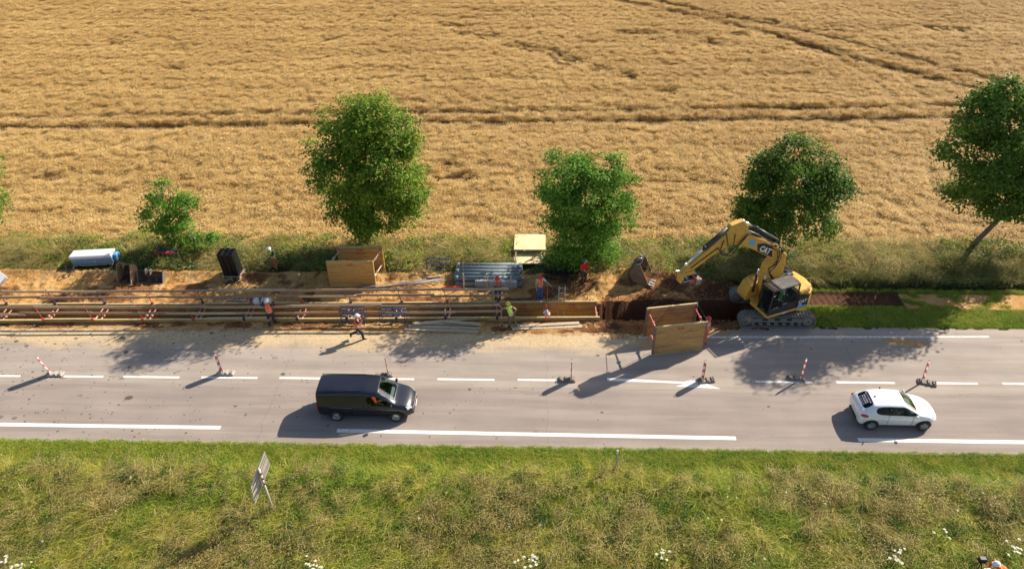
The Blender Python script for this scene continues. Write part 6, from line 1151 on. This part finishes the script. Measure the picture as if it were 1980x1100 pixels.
# pallet with black channels
c = GY(451, 539); PT = thing('pallet', 'wooden pallet under the bundle of black channels', 'pallet', (c[0], c[1]+.30, c[2]), R(-4))
for q in range(6): b = MB(); b.box((0, -.42+.168*q, .12), (1.25, .12, .022)); b.build('slat', MBOARDG, PT)
for s in (-.55, 0, .55): b = MB(); b.box((s, 0, .055), (.10, 1.0, .10)); b.build('bearer', MBOARDG, PT)
MBC = paint('black plastic channel', (.010, .011, .013), .38, 0, .15, (.04, .04, .04), 3)
rnd = random.Random(6); k = 0
for ix in range(3):
    for iy in range(3):
        b = MB(); x, y = -.34+.34*ix, -.28+.27*iy; H_ = 1.65+.05*rnd.random(); w_, d_ = .155, .12
        b.loft([[Vector((sx*w_, sy*d_, z)) for sx, sy in ((-1, -1), (1, -1), (1, 1), (-1, 1))] for z in (0, H_)], 0, False); b.loft([[Vector((sx*(w_-.02), sy*(d_-.02), z)) for sx, sy in ((-1, -1), (1, -1), (1, 1), (-1, 1))] for z in (H_, .05)], 0, False)
        b.loft([[Vector((sx*w_, sy*d_, H_)) for sx, sy in ((-1, -1), (1, -1), (1, 1), (-1, 1))], [Vector((sx*(w_-.02), sy*(d_-.02), H_)) for sx, sy in ((-1, -1), (1, -1), (1, 1), (-1, 1))]], 0, False); b.box((0, 0, H_*.5), (.01, d_*1.9, H_*.98))
        o = b.build('drain_channel', MBC); o.location = (c[0]+x, c[1]+.30+y, c[2]+.135); o.rotation_euler = (R(2), R(-4), R(-4)); tag(o, 'black channel upright on the pallet, %s of the %s row' % (['left', 'middle', 'right'][ix], ['front', 'middle', 'back'][iy]), 'drain channel', 'black channels strapped on the pallet')
def pile(name, label, cat, px, py, r, n, seed, mat, kind='bag'):
    c = GY(px, py); root = thing(name, label, cat, c); rnd = random.Random(seed)
    for k in range(n):
        b = MB(); a_ = rnd.random()*6.28; q = r*math.sqrt(rnd.random()); o_ = Vector((q*math.cos(a_)*1.3, q*math.sin(a_)*.7, .05+.22*rnd.random()))
        pts = [o_+Vector((math.cos(t+a_)*.16*rnd.uniform(.8, 1.2), math.sin(t+a_)*.13*rnd.uniform(.8, 1.2), .10*math.sin(t*1.5+k))) for t in np.linspace(0, 6, 12)]; b.tube(pts, .028, 6); b.build('coil', mat, root, True)
    return root
pile('hose_pile', 'black coiled hoses on the soil just in front of the pallet', 'hose', 452, 549, .30, 7, 1, MBLACK)
pile('hose_pile', 'large heap of black hoses in the shade at the foot of the bushy tree', 'hose', 1078, 541, .85, 26, 2, MBLACK)
pile('hose_pile', 'small clump of black hose behind the red jacketed worker', 'hose', 1108, 533, .4, 8, 3, MBLACK)
pile('hose_pile', 'black tangle lying in the grass behind the soil mound', 'hose', 1170, 507, .40, 14, 4, MBLACK)
def barrier(label, pa, pb, zz, H_=1.0, deep=0.25, grp='blue safety barriers'):
    A, B = G(*pa), G(*pb); c = (A+B)/2; root = thing('safety_barrier', label, 'barrier', (c.x, c.y, zz), math.atan2(B.y-A.y, B.x-A.x), grp); L = (B-A).length
    for s in (-1, 1): b = MB(); b.tube([(s*L/2, 0, 0), (s*L/2, 0, H_-.12), (s*(L/2-.10), 0, H_)], .022, 8); b.build('upright', MBLUE, root); b = MB(); b.tube([(s*L/2, -deep, .02), (s*L/2, deep, .02)], .02, 6); b.build('foot', MALU, root)
    for zr in (H_, H_*.62, H_*.15): b = MB(); b.tube([(-L/2+.1*(zr == H_), 0, zr), (L/2-.1*(zr == H_), 0, zr)], .024, 8); o = b.build('rail', MBLUE, root); 
    for zr in (H_, H_*.62):
        b = MB(); b.box((0, 0, zr-.03), (L*.92, .018, .13)); bo = b.build('rail_board', MBLUE, root)
        for u in (-.30, -.08, .18, .38): b = MB(); b.box((u*L, 0, zr-.03+.02*(u > 0)), (.26, .026, .06)); b.build('reflector', MWHT, bo)
    return root
barrier('blue barrier standing in the grass left of the pipe stack', (826, 526), (873, 527), .1)
barrier('left blue barrier over the trench, behind the striding man', (661, 627), (707, 627), .05, 1.15); barrier('second blue barrier just inside the left one, over the trench', (668, 620), (712, 621), .05, 1.10)
barrier('right blue barrier over the trench, left of the plank pile', (736, 627), (784, 628), .05, 1.15); barrier('blue barrier behind the right one, over the trench', (742, 621), (788, 622), .05, .95)
for (px, py, lb) in ((672, 609, 'left'), (681, 608, 'right')):
    g = G(px, py, .5); cn = thing('marker_lamp', 'pale pink lamp head on the left blue barrier, %s of two' % lb, 'lamp', (g.x, 5.0, .62)); b = MB(); b.lathe([(.01, -.03), (.10, -.03), (.12, 0), (.10, .03), (.01, .03)], (0, 0, 0), (0, 1, 0), 16); b.build('lens', paint('pale pink lens', (.75, .50, .42), .4), cn, True); b = MB(); b.box((0, 0, -.16), (.10, .06, .16)); b.build('lamp_case', MWHT, cn)
# white object cut by the left edge
g = GY(-6, 556); w_ = thing('folding_table', 'white board leaning on the ground, cut by the left picture edge', 'board', (g[0]-.05, g[1], g[2]), 0); b = MB(); b.box((0, .3, .30), (.9, 1.1, .07), bev=.01, rot=Matrix.Rotation(R(28), 3, 'X')@Matrix.Rotation(R(-35), 3, 'Z')); b.build('table_top', MWHT, w_); b = MB(); b.tube([(.25, -.1, .1), (.62, .42, .45)], .035, 8); b.tube([(.30, -.2, .05), (.70, .32, .40)], .03, 8); b.build('leg', MALU, w_); b = MB(); b.tube([(-.3, .9, .2), (.6, .9, .2)], .04, 6); b.build('leg', MBOARDG, w_)
